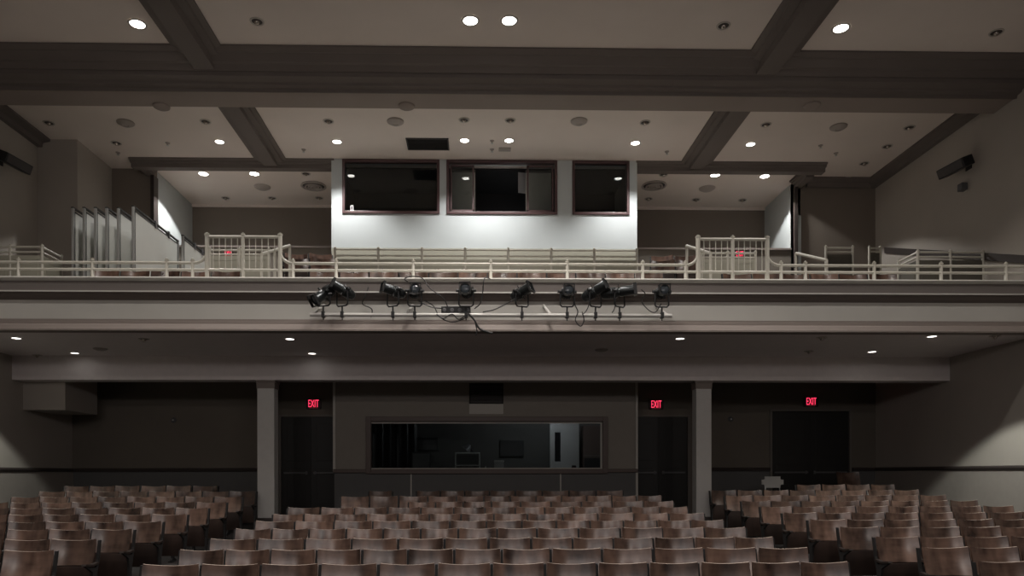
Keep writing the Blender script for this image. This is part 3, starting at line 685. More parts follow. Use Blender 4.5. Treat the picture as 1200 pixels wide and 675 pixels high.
# upper booth contents
UF = UB + .1
t = thing('projection_desk', 'dark console desk inside the upper booth behind the middle window', 'desk', (.3, 17.1, UF))
MB().box(-2.9, 2.9, -.3, .3, .95, 1.0, .005).build('desktop', M['dark'], t)
for x in (-2.7, 0, 2.7): MB().box(x - .03, x + .03, -.25, .25, 0, .95).build('leg', M['iron'], t)
zz = 16.85
t = thing('lighting_console', 'lighting console with small pale controls in the open booth window', 'console', (WX(588, zz), 16.95, UF + 1.0))
hh = WZ(245, zz) - UF - 1.0
b = MB(); b.prism([(-.2, 0), (-.2, max(.04, hh - .1)), (.15, max(.1, hh + .02)), (.2, 0)], -.55, .55); b.build('body', M['plasticg'], t)
b = MB(); z_a = max(.04, hh - .1)
for k in range(14):
    x = -.48 + k * .072; b.box(x - .012, x + .012, -.215, -.195, z_a * .3, z_a * .75)
b.build('faders', M['paper'], t)
p = P(612, 205, 16.9)
t = thing('hanging_clipboard', 'pale sheet hanging inside the open middle booth window', 'clipboard', (p.x, 16.9, p.z), 0.3)
MB().box(-.09, .09, -.006, .006, -.42, .2, .003).build('sheet', M['paper'], t); MB().box(-.05, .05, -.02, .01, .17, .23, .004).build('clip', M['metal'], t)
b = MB(); b.box(-.004, .004, -.004, .004, .2, CEIL - p.z - .02); b.build('cord', M['cable'], t)
for (a0, a1, lb) in ((530, 556, 'left'), (618, 645, 'right')):
    zz = 16.7; t = thing('roller_blind', 'grey blind behind the %s sash of the middle booth window' % lb, 'blind', ((WX(a0, zz) + WX(a1, zz)) / 2, zz, CEIL - .12), group='grey blinds in the middle booth window')
    w = (WX(a1, zz) - WX(a0, zz)) / 2 + .03
    MB().tube([(-w, 0, .03), (w, 0, .03)], .03).build('roller', M['jamb'], t); MB().box(-w, w, -.003, .003, -1.4, .02).build('fabric', M['strip'], t); MB().box(-w, w, -.01, .01, -1.42, -1.39).build('hem_bar', M['jamb'], t)
zz = BY + .06; p = P(413, 244.5, 16.28)
t = thing('paper_notice', 'tiny white notice in the lower left corner of the left booth window', 'notice', (p.x, BY + .026, p.z)); b = MB()
b.box(-.035, .035, -.003, 0, -.06, .07); b.build('sheet', M['paper'], t); MB().box(-.012, .012, -.0045, -.003, -.035, .045).build('print', M['dark'], t)

# ------------------------------------------------------------------ railings
def post(x, y, z0, z1, r=.022, parent=None, cap=True, name='post'):
    b = MB(); k = .0
    b.lathe([(0, z0), (r * 1.3, z0), (r * 1.3, z0 + .02), (r, z0 + .03), (r, z1 - .045), (r * 1.25, z1 - .04), (r * 1.25, z1 - .02), (r * .6, z1 - .015), (r * .9, z1 - .005), (0, z1 + .012)], 12, Matrix.Translation((x, y, 0)))
    return b.build(name, M['cream'], parent, True)
yr = YF + .12
def X1(px): return WX(px, yr)
def Z1(py): return WZ(py, yr)
base = WZ(326.2, YF)
t = thing('front_railing', 'cream pipe railing along the whole balcony front ledge', 'railing', (0, yr, base))
t.location = (0, 0, 0); t.location = (0, yr, base)
OFF = Matrix.Translation((0, -yr, -base))
def rb(b, name, m=M['cream'], smooth=True):
    o = b.build(name, m, t, smooth); o.data.transform(OFF); return o
zu, zl = Z1(309.6), Z1(317.6)
def curve(px_from, px_to, zlow, zhigh, yv):
    """quarter sweep from the low rail up into a tall post"""
    xa, xb = X1(px_from), X1(px_to); pts = []
    for k in range(9):
        a = k / 8 * PI / 2
        pts.append((xa + (xb - xa) * math.sin(a), yv, zlow + (zhigh - zlow) * (1 - math.cos(a))))
    return pts
XA, XB = XL + .02, XR - .02
b = MB(); b.tube([(XA, yr, zu), (X1(229), yr, zu)] + curve(231, 245.5, zu, Z1(296), yr)[1:] , .026); rb(b, 'top_rail')
b = MB(); b.tube(curve(345, 330, zu, Z1(296), yr)[::-1] + [(X1(805), yr, zu)] + curve(806, 819.8, zu, Z1(296), yr)[1:], .026); rb(b, 'top_rail')
b = MB(); b.tube(curve(918, 902, zu, Z1(296), yr)[::-1] + [(XB, yr, zu)], .026); rb(b, 'top_rail')
b = MB(); b.tube([(XA, yr, zl), (XB, yr, zl)], .024); rb(b, 'lower_rail')
for px in (29, 113.7, 199, 228.8, 345, 395, 484.8, 575.5, 665.3, 754.3, 805, 918.5, 947.5, 1029.6, 1110, 1190):
    if px > 1180: px = 1188
    o = post(X1(px), yr, base, Z1(304.5), .027, t); o.data.transform(OFF)
for a in ((245.5, 287, 330), (819.8, 861, 902)):
    for px in a: o = post(X1(px), yr, base, Z1(274.5), .036 if px != a[1] else .030, t); o.data.transform(OFF)
    for u, v in zip(a, a[1:]):
        b = MB(); b.tube([(X1(u), yr, Z1(279)), (X1(v), yr, Z1(279))], .026); rb(b, 'gate_rail')
        nb = 5
        for k in range(nb):
            x = X1(u) + (X1(v) - X1(u)) * (k + 1) / (nb + .9); b = MB(); b.tube([(x, yr, zl), (x, yr, Z1(279))], .0085); rb(b, 'baluster')

# guard panels of the stair wells
def guard(name, label, pts, z0, zrail, zmid, zpanel, mp=M['creamp'], grp=None, posts=None, up=.05, box_z0=None):
    """pts: world XY corners; rails between posts, panel below zpanel"""
    t = thing(name, label, 'railing', (pts[0][0], pts[0][1], z0), group=grp)
    T = Matrix.Translation((-pts[0][0], -pts[0][1], -z0))
    for i, (x, yy) in enumerate(pts):
        o = post(x, yy, z0, zrail + up, .026, t); o.data.transform(T)
    for (xa, ya), (xb, yb2) in zip(pts, pts[1:]):
        b = MB(); b.tube([(xa, ya, zrail), (xb, yb2, zrail)], .021); o = b.build('top_rail', M['cream'], t, True); o.data.transform(T)
        b = MB(); b.tube([(xa, ya, zmid), (xb, yb2, zmid)], .019); o = b.build('mid_rail', M['cream'], t, True); o.data.transform(T)
        d = Vector((xb - xa, yb2 - ya, 0)); L = d.length; ang = math.atan2(d.y, d.x); c = Vector(((xa + xb) / 2, (ya + yb2) / 2, (box_z0 or z0) / 2 + zpanel / 2))
        R = Matrix.Rotation(ang, 3, 'Z'); hgt = zpanel - (box_z0 or z0)
        b = MB(); b.obox(c, (L - .04, .03, hgt), R)
        for s in (-1, 1):
            for (w_, h_, dx, dz) in ((L - .14, .02, 0, hgt / 2 - .08), (L - .14, .02, 0, -hgt / 2 + .08), (.02, hgt - .14, -L / 2 + .08, 0), (.02, hgt - .14, L / 2 - .08, 0)):
                if h_ > 0 and w_ > 0: b.obox(c + R @ Vector((dx, s * .017, dz)), (w_, .01, h_), R)
        o = b.build('panel', mp, t); o.data.transform(T)
    return t
zg = 13.55
fz0 = E + 2.80
guard('stair_guard', 'cream stair guard with panel by the left wall of the balcony', [(XL + .06, zg), ((XL + WX(56, zg)) / 2 + .03, zg), (WX(56, zg), zg), (WX(56, zg), zg + .62)], fz0, WZ(292, zg), WZ(298, zg), WZ(302, zg), grp=None)
guard('stair_guard', 'cream stair guard with panel by the right wall of the balcony', [(XR - .06, zg), ((XR + WX(1082, zg)) / 2 - .03, zg), (WX(1082, zg), zg), (WX(1082, zg), zg + .62)], fz0, WZ(292.5, zg, 1100), WZ(298, zg, 1100), WZ(302, zg, 1100), mp=M['creamd'])
zz = 15.6
guard('stair_guard', 'cream low guard rail before the dark panel at far right', [(WX(972, zz), zz), (WX(1004, zz), zz), (WX(1004, zz), zz)][:2], fz0, WZ(288, zz, 980), WZ(293, zz, 980), WZ(296, zz, 980), mp=M['creamd'], box_z0=E + 3.6)
guard('stair_guard', 'short cream guard rail against the right side wall', [(WX(1024, 16.4), 16.4), (WX(1037, 16.4), 16.4)], fz0, WZ(288, 16.4, 1030), WZ(292, 16.4, 1030), WZ(294, 16.4, 1030), mp=M['creamd'], box_z0=E + 3.6)
za = 14.3; T3 = E + 3.52
guard('stair_guard', 'cream panelled guard behind the left tall railing', [(WX(249, za), za), (WX(283, za), za), (WX(317, za), za)], T3 - .6, WZ(294.5, za), WZ(299.5, za), WZ(301.5, za))
guard('stair_guard', 'cream panelled guard behind the right tall railing', [(WX(824, za), za), (WX(855, za), za), (WX(888, za), za)], T3 - .6, WZ(295.5, za), WZ(300.5, za), WZ(302.5, za))
for pts, lb, side in (([(307, 298), (340, 288)], 'left', 1), ([(833, 297), (805, 288.5)], 'right', -1)):
    z1_, z2_ = 13.0, 13.9
    (pa, qa), (pb, qb) = pts; A3, B3 = P(pa, qa, z1_), P(pb, qb, z2_)
    t = thing('stair_handrail', 'cream sloping handrail crossing behind the %s tall railing' % lb, 'handrail', (A3.x, A3.y, E + 2.8), group='sloping handrails')
    T = Matrix.Translation((-A3.x, -A3.y, -(E + 2.8)))
    o = MB().tube([A3, B3], .03).build('rail', M['cream'], t, True); o.data.transform(T)
    for Q, zb in ((B3, E + 3.1), (A3 + (B3 - A3) * .45, E + 2.8), (A3, E + 2.8)): o = MB().tube([(Q.x, Q.y, zb), (Q.x, Q.y, Q.z)], .026).build('post', M['cream'], t, True); o.data.transform(T)
A3, B3 = P(969, 305, 14.0), P(933, 297, 14.8)
t = thing('stair_handrail', 'cream sloping handrail below the right recess corner', 'handrail', (A3.x, A3.y, fz0)); T = Matrix.Translation((-A3.x, -A3.y, -fz0))
MB().tube([A3, B3], .03).build('rail', M['cream'], t, True).data.transform(T)
for Q in (A3, B3): MB().tube([(Q.x, Q.y, fz0), Q], .026).build('post', M['cream'], t, True).data.transform(T)
# cross rail in front of the booth
zc_ = 15.0; gp = [WX(px, zc_) for px in (393.5, 444, 495, 545.5, 596, 646.5, 697, 747.5)]
guard('cross_aisle_guard', 'long cream panelled guard below the white booth front', [(x, zc_) for x in gp], E + 3.52, WZ(293, zc_), WZ(300.2, zc_), WZ(304.5, zc_), up=.05)
b = MB(); a = P(1040, 292, 17.0).z; c = P(1197, 308, 12.9).z
b.bm.verts.ensure_lookup_table()
for q in (0,):
    vs = [b.bm.verts.new((x, yy, z + dz)) for x in (XR - .04, XR) for yy, z in ((12.5, c), (16.9, a)) for dz in (-.07, .07)]
    for f in ((0,1,3,2),(4,6,7,5),(0,4,5,1),(2,3,7,6),(0,2,6,4),(1,5,7,3)): b.bm.faces.new([vs[i] for i in f])
trim(b, M['rail_trim'])
# exit signs seen through the stair wells
exit_sign(269, 298, 15.2, 'small red EXIT sign behind the left tall balcony railing', .62)
exit_sign(866, 298.8, 15.2, 'small red EXIT sign behind the right tall balcony railing', .62)

# ------------------------------------------------------------------ white framed panels on the balcony
def panel(x, y0, y1, z0, z1, label):
    t = thing('folding_panel', label, 'panel', (x, y0, z0), group='white framed panels on the balcony')
    L = y1 - y0; H = z1 - z0; f = .045
    MB().box(-.012, .012, f, L - f, .17, H - f).build('board', M['board'], t)
    b = MB(); b.box(-.022, .022, 0, f, .12, H, .006); b.box(-.022, .022, L - f, L, .12, H, .006); b.box(-.022, .022, f, L - f, .12, .17, .004)
    b.build('frame', M['metal'], t)
    b = MB(); b.box(-.024, .024, 0, L, H, H + .02)
    b.box(.012, .016, f, L - f, H - f - .03, H - f); b.box(.012, .016, f, f + .03, .2, H - f); b.box(.012, .016, L - f - .03, L - f, .2, H - f); b.box(.012, .016, f, L - f, .17, .2)
    b.build('edging', M['edge'], t)
    for yy in (L * .45, L * .75):
        b = MB(); b.box(-.02, .035, yy - .03, yy + .03, H - .09, H + .05, .006); b.build('latch', M['plasticg'], t)
    for yy in (.1, L - .1):
        b = MB(); b.tube([(-.08, yy, .12), (.0, yy, .14), (.08, yy, .12)], .018)
        fo = b.build('foot', M['metal'], t, True)
        b = MB()
        for s in (-1, 1): b.lathe([(0, -.015), (.035, -.015), (.04, 0), (.035, .015), (0, .015)], 12, Matrix.Translation((s * .075, yy, .045)) @ Matrix.Rotation(PI/2, 4, 'X')); b.tube([(s * .075, yy, .045), (s * .075, yy, .12)], .01)
        b.build('caster', M['black'], fo, True)
    return t
pz = 13.75; ph = WZ(244.5, 13.6)
names = ['leftmost in the row of five seen edge-on', 'second from the left of the row', 'middle one of the row of five edge-on', 'fourth from the left of the row', 'just left of the large full-face panel']
for px, lb in zip((90.5, 103.5, 116.5, 129.5, 142.8), names): panel(WX(px, 13.6), 13.6, 15.3, fz0, ph - .03, 'white panel on casters, ' + lb)
panel(WX(160, 13.6), 13.6, 15.65, fz0, ph, 'largest white framed panel, its whole face turned to the centre')
panel(WX(217, 15.2) , 15.2, 16.6, fz0, WZ(278, 15.2), 'white framed panel behind the largest one, beside the tall railing')

# ------------------------------------------------------------------ auditorium chairs
CH = {}
def chair_mesh():
    W = .492
    # backrest: curved plywood with dipped top edge
    bm = bmesh.new(); nu, nv, th = 14, 6, .020; grid = [[], []]
    for side in (0, 1):
        for j in range(nv + 1):
            rowv = []
            for i in range(nu + 1):
                u = i / nu * 2 - 1; v = j / nv
                x = u * W / 2 * (0.985 + .012 * v)
                z = .565 + v * (.275 + .022 * u * u)
                yy = .05 + .08 * v - .05 * u * u + .010 * math.sin(v * PI) + side * th
                if v in (0, 1) and abs(u) == 1: x *= .985
                rowv.append(bm.verts.new((x, yy, z)))
            grid[side].append(rowv)
    for side in (0, 1):
        for j in range(nv):
            for i in range(nu):
                q = grid[side]; f = (q[j][i], q[j][i+1], q[j+1][i+1], q[j+1][i]); bm.faces.new(f if side == 0 else f[::-1])
    def band(a, c, mi=0):
        for (p, q), (r, s) in zip(zip(a, a[1:]), zip(c, c[1:])): bm.faces.new((p, r, s, q)).material_index = mi
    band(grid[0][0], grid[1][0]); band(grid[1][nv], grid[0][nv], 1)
    band([g[0] for g in grid[1]], [g[0] for g in grid[0]]); band([g[nu] for g in grid[0]], [g[nu] for g in grid[1]])
    bmesh.ops.recalc_face_normals(bm, faces=bm.faces)
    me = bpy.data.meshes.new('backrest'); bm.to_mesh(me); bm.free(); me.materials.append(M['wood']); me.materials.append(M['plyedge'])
    for p in me.polygons: p.use_smooth = True
    me.set_sharp_from_angle(angle=math.radians(50)); CH['backrest'] = me
    # seat: saddle-shaped ply, nearly level
    bm = bmesh.new(); grid = [[], []]; th = .016
    for side in (0, 1):
        for j in range(9):
            r = []
            for i in range(9):
                u = i / 4 - 1; v = j / 8
                x = u * .235 * (1 - .06 * max(0, v - .7) * 3)
                yy = .035 - v * .05 - .02 * math.sin(v * PI) + .012 * u * u - side * th
                z = .235 + v * .325 - .012 * u * u * v
                r.append(bm.verts.new((x, yy, z)))
            grid[side].append(r)
    for side in (0, 1):
        q = grid[side]
        for j in range(8):
            for i in range(8): f = (q[j][i], q[j][i+1], q[j+1][i+1], q[j+1][i]); bm.faces.new(f if side else f[::-1])
    for a, c in ((grid[0][0], grid[1][0]), (grid[0][8], grid[1][8]), ([g[0] for g in grid[0]], [g[0] for g in grid[1]]), ([g[8] for g in grid[0]], [g[8] for g in grid[1]])):
        for (p, q), (r, s) in zip(zip(a, a[1:]), zip(c, c[1:])): bm.faces.new((p, r, s, q))
    bmesh.ops.recalc_face_normals(bm, faces=bm.faces)
    me = bpy.data.meshes.new('seat'); bm.to_mesh(me); bm.free(); me.materials.append(M['seatwood'])
    for p in me.polygons: p.use_smooth = True
    me.set_sharp_from_angle(angle=math.radians(50)); CH['seat'] = me
    # cast iron standard (side frame) centred on x=0
    b = MB()
    b.prism([(-.10, 0), (.10, 0), (.10, .02), (.035, .05), (.02, .2), (.03, .38), (.06, .5), (.105, .62), (.118, .70), (.150, .845), (.118, .845), (.085, .70), (.075, .63), (.03, .54), (-.04, .545), (-.19, .59), (-.20, .575), (-.05, .50), (-.035, .38), (-.035, .2), (-.045, .05), (-.10, .02)], -.013, .013)
    b.box(-.03, .03, -.12, .12, -.012, .008, .003)
    o = b.build('x', M['iron']); CH['standard'] = o.data; bpy.data.objects.remove(o)
    b = MB(); b.prism([(-.22, .585), (-.21, .605), (-.05, .585), (.06, .60), (.08, .59), (.05, .572), (-.05, .562), (-.2, .58)], -.024, .024)
    o = b.build('x', M['arm']); CH['arm'] = o.data; bpy.data.objects.remove(o)
    b = MB(); b.tube([(-.25, .03, .40), (.25, .03, .40)], .012); b.box(-.2, -.16, .008, .03, .3, .48); b.box(.16, .2, .008, .03, .3, .48)
    o = b.build('x', M['iron']); CH['hinge'] = o.data; bpy.data.objects.remove(o)
chair_mesh()
def part(name, me, parent, loc):
    o = bpy.data.objects.new(name, me); C.objects.link(o); o.parent = parent; o.location = loc; return o
def make_chair():
    t = thing('auditorium_seat', 'x', 'seat')
    part('backrest', CH['backrest'], t, (0, 0, 0)); part('seat', CH['seat'], t, (0, 0, 0)); part('seat_bracket', CH['hinge'], t, (0, 0, 0))
    part('standard', CH['standard'], t, (-.262, 0, 0)); part('armrest', CH['arm'], t, (-.262, 0, 0))
    return t
proto = make_chair(); used = [False]; nseat = [0]
ORD = ['first', 'second', 'third', 'fourth', 'fifth', 'sixth', 'seventh', 'eighth', 'ninth', 'tenth', 'eleventh', 'twelfth', 'thirteenth', 'fourteenth']
def chair(x, y, z, w, label, group, end=False):
    if not used[0]: t = proto; used[0] = True
    else: t = copy_tree(proto)
    nseat[0] += 1
    s = w / .524
    t.location = (x + w / 2, y, z); t.scale = (s, 1, 1)
    t['label'] = label; t['group'] = group; t['category'] = 'seat'
    for ch in t.children:
        if ch.name.startswith('backrest'): ch.rotation_euler = (random.uniform(-.03, .03), 0, random.uniform(-.02, .02))
        
    if end: part('standard', CH['standard'], t, (.262, 0, 0)); part('armrest', CH['arm'], t, (.262, 0, 0))
    return t
def px_of(x, y):
    zc = y + YAW * x; return VX + F * x / zc
def row_word(i): return ORD[i] + ' row from the stage'
CW = [1.1, 1.1, 1.09, 1.08, 1.08, 1.03, 1.0, .97, .96, .95, .95, .95, .95]
for r in range(10):
    y = rowY[r]; x0, x1 = -3.08, 3.49
    ws_ = CW if r % 2 == 0 else CW[::-1]
    tot = sum(ws_); ws_ = [w * (x1 - x0) / tot for w in ws_]
    x = x0; seats = []
    for i, w in enumerate(ws_):
        keep = True
        if r == 7 and x < -1.5: keep = False
        if r == 8 and (x < -2.55 or -1.95 < x < -1.45): keep = False
        if r == 9 and (x < -2.45 or x > 2.45 or -1.9 < x < -1.5): keep = False
        seats.append((x, w, keep)); x += w
    kept = [i for i, s in enumerate(seats) if s[2]]
    for k, i in enumerate(kept):
        x, w, _ = seats[i]
        nxt = (i + 1) < len(seats) and seats[i + 1][2]
        chair(x, y, floor_z(y), w, 'curved wood seat, %s from left, centre block, %s' % (ORD[k], row_word(r)), 'centre block seats', not nxt)
for r in range(1, 11):
    y = rowY[r]; w = (4.35 - .0 + 4.26 - 4.35) / 8
    for k in range(8):
        x = -4.35 - (k + 1) * w
        if r == 10 and k < 2: continue
        if px_of(x + w, y) < -8: continue
        endr = (k == 0) or (r == 10 and k == 2)
        chair(x, y, floor_z(y), w, 'curved wood seat, %s from the aisle, left block, %s' % (ORD[k], row_word(r)), 'left block seats', endr)
for r in range(0, 11):
    y = rowY[r]; w = 4.24 / 8
    for k in range(8):
        x = 4.69 + k * w
        if r == 10 and k < 4: continue
        if px_of(x, y) > 1206: continue
        chair(x, y, floor_z(y), w, 'curved wood seat, %s from the aisle, right block, %s' % (ORD[k], row_word(r)), 'right block seats', k == 7)
# balcony seats
ty = [13.05, 13.98]
w = .535
for k in range(12):
    chair(-3.0 + k * w, ty[0], E + 2.80, w, 'balcony seat, %s from left in the centre front row behind the railing' % ORD[k], 'balcony seats', k == 11)
for k in range(12):
    chair(-2.9 + k * w, ty[1], E + 3.10, w, 'balcony seat, %s from left in the centre second row' % ORD[k], 'balcony seats', k == 11)
for k in range(5):
    chair(-6.9 + k * w, ty[0], E + 2.80, w, 'balcony seat, %s from left in the front row below the tall left railing' % ORD[k], 'balcony seats', k == 4)
for k in range(6):
    chair(4.5 + k * w, ty[0], E + 2.80, w, 'balcony seat, %s from left in the front row below the tall right railing' % ORD[k], 'balcony seats', k == 5)
for rr, (yy, hh) in enumerate(((14.7, 3.52), (15.5, 3.86))):
    w2 = .52; nr = 'nearer row' if rr == 0 else 'farther row'
    for k in range(2):
        c = chair(WX(338, yy) - .06 + k * w2, yy, E + hh, .5, 'upper balcony seat left of the booth, %s from left, %s' % (ORD[k], nr), 'balcony seats', k == 1); c.rotation_euler.z = .22
    for k in range(2):
        c = chair(WX(764, yy) + k * w2, yy, E + hh, .5, 'upper balcony seat right of the booth, %s from left, %s' % (ORD[k], nr), 'balcony seats', k == 1); c.rotation_euler.z = -.22

# odd chairs at the rear right
zz = 16.1; xx = (WX(986, zz) + WX(1014, zz)) / 2; fzz = floor_z(zz)
t = thing('wooden_chair', 'taller loose wooden chair behind the right block near the double door', 'chair', (xx, zz, fzz)); top = WZ(553, zz, 1000) - fzz
o = part('backrest', CH['backrest'], t, (0, 0, top - .86)); o.scale = (1.05, 1, 1)
o = part('seat', CH['seat'], t, (0, 0, .44)); o.rotation_euler.x = -PI / 2 * .97; o.location = (0, .0, .48); o.rotation_euler.x = PI / 2; o.location = (0, .15, .43)
for sx in (-1, 1):
    MB().tube([(sx * .2, .04, 0), (sx * .22, .03, .45), (sx * .22, .10, top - .05)], .018).build('leg', M['arm'], t, True)
    MB().tube([(sx * .2, -.33, 0), (sx * .2, -.31, .43)], .018).build('leg', M['arm'], t, True)
zz = 15.9; xx = (WX(898, zz) + WX(924.5, zz)) / 2; fzz = floor_z(zz); top = WZ(558.5, zz, 910) - fzz
t = thing('plastic_chair', 'white plastic chair with rounded back behind the right block', 'chair', (xx, zz, fzz))
b = MB(); b.box(-.245, .245, .14, .165, top - .25, top, .0)
vv = [v for v in b.bm.verts]; bmesh.ops.bevel(b.bm, geom=[e for e in b.bm.edges if abs(e.verts[0].co.y - e.verts[1].co.y) > .01], offset=.07, segments=5, affect='EDGES')
b.build('backrest', M['white'], t, True)
MB().box(-.22, .22, -.28, .14, .43, .455, .01).build('seat', M['white'], t)
for sx in (-1, 1):
    MB().tube([(sx * .2, .18, 0), (sx * .19, .15, .45), (sx * .15, .152, top - .18)], .014).build('leg', M['metal'], t, True); MB().tube([(sx * .2, -.28, 0), (sx * .2, -.25, .43)], .014).build('leg', M['metal'], t, True)

# ------------------------------------------------------------------ lighting bar on the balcony front
yb = YF - .42; bz = WZ(369.3, yb)
xa, xb = WX(364.5, yb), WX(788.5, yb)
t = thing('lighting_bar', 'white pipe carrying stage lanterns along the balcony front', 'pipe', ((xa + xb) / 2, yb, bz)); T = Matrix.Translation((-(xa + xb) / 2, -yb, -bz))
MB().tube([(xa, yb, bz), (xb, yb, bz)], .03, 12).build('pipe', M['pipe'], t, True).data.transform(T)
for px in (369, 477, 645, 783):
    x = WX(px, yb); s = -1 if px < 500 else 1
    MB().tube([(x + s * .02, yb, bz), (x - s * .06, YF + .062, bz + .27)], .022).build('bracket_arm', M['pipe'], t, True).data.transform(T)
def lantern(px, py, aim, length, label, axis_h=None, tilt=0.0, r=.10, iris=True):
    """ellipsoidal spotlight standing on the bar in its yoke; aim = heading of the beam (0 = towards the stage)"""
    x = WX(px, yb); zc = WZ(py, yb) - bz
    t = thing('stage_lantern', label, 'stage light', (x, yb, bz), group='stage lanterns on the balcony bar')
    R = (Matrix.Rotation(aim, 4, 'Z') @ Matrix.Rotation(tilt, 4, 'X')); B = Matrix.Translation((0, 0, zc)) @ R @ Matrix.Rotation(PI / 2, 4, 'X')
    L = length
    # body along +z of the lathe = beam direction (-Y local)
    b = MB(); b.lathe([(0, -L * .5), (r * .45, -L * .49), (r * .8, -L * .43), (r * 1.02, -L * .28), (r * 1.05, -L * .1), (r * .8, -L * .06), (r * .78, L * .0), (r * .92, L * .03), (r * .92, L * .36), (r * .84, L * .37), (r * .84, L * .34), (0, L * .34)], 20, B)
    body = b.build('body', M['blackg'], t, True)
    b = MB()
    for k in range(4): b.lathe([(r * 1.06, -L * .30 + k * .03), (r * 1.12, -L * .295 + k * .03), (r * 1.06, -L * .285 + k * .03)], 20, B)
    b.build('cooling_fins', M['black'], body, True)
    MB().lathe([(0, L * .345), (r * .8, L * .345), (r * .6, L * .37), (0, L * .385)], 20, B).build('lens', M['lens'], t, True)
    b = MB(); q = r * .98
    for s in (-1, 1):
        b2 = MB(); b2.box(-q, q, s * q - .006, s * q + .006, L * .36, L * .44); b2.bm.transform(B); b.merge(b2)
        b2 = MB(); b2.box(s * q - .006, s * q + .006, -q, q, L * .36, L * .44); b2.bm.transform(B); b.merge(b2)
    b.build('colour_frame_holder', M['black'], t)
    b = MB()
    for k in range(4):
        b2 = MB(); a = k * PI / 2 + .4; b2.bm.clear(); b2.obox(Vector((math.cos(a) * r * 1.05, math.sin(a) * r * 1.05, -.01)), (.07, .04, .008), Matrix.Rotation(a, 3, 'Z')); b2.bm.transform(B); b.merge(b2)
    b.build('shutter_blades', M['black'], t)
    # yoke
    w = r * 1.3; Ry = Matrix.Rotation(aim * .45, 4, 'Z'); b = MB()
    # a yoke stands square to the beam: arms at both sides of the body
    pts = [Vector((-w, 0, zc)), Vector((-w, 0, .17)), Vector((-w + .03, 0, .14)), Vector((w - .03, 0, .14)), Vector((w, 0, .17)), Vector((w, 0, zc))]
    for u, v in zip(pts, pts[1:]):
        pass
    b.tube([Ry @ q for q in pts], .013, 6); b.build('yoke', M['black'], t, True)
    for s in (-1, 1): MB().tube([Ry @ Vector((s * (w - .02), 0, zc)), Ry @ Vector((s * (w + .045), 0, zc))], .024).build('tilt_knob', M['black'], t, True)
    b = MB(); b.tube([(0, 0, .14), (0, 0, .04)], .014); b.box(-.025, .025, -.045, .045, -.045, .05, .006); b.tube([(0, 0, -.04), (0, 0, -.085)], .01)
    b.build('clamp', M['black'], t)
    return t
LW = 'black stage lantern on the balcony bar, '
lantern(380, 346, -.75, .56, LW + 'leftmost, pointing down and left', tilt=.6, r=.095)
lantern(402, 340, -1.15, .46, LW + 'second from the left, head raised to the left', tilt=-.45, r=.085)
lantern(461, 341, -1.15, .44, LW + 'third from the left, turned left', tilt=-.22, r=.085)
lantern(486.5, 341, .12, .42, LW + 'facing the stage, left of the cable box', r=.085)
lantern(546.5, 340.5, -.1, .42, LW + 'facing the stage, above the cable box', r=.09)
lantern(612, 342, 1.05, .42, LW + 'alone right of the cable box', tilt=-.4, r=.088)
lantern(665, 341.5, .08, .42, LW + 'fourth from the right, facing the stage', r=.085)
lantern(698.5, 340.5, 1.15, .50, LW + 'third from the right, slanting up to the right', tilt=-.45, r=.09)
lantern(727, 341.5, 1.38, .62, LW + 'second from the right, long body lying level', tilt=-.12, r=.088)
lantern(777, 341, .05, .42, LW + 'rightmost, facing the stage at the bar end', r=.085)
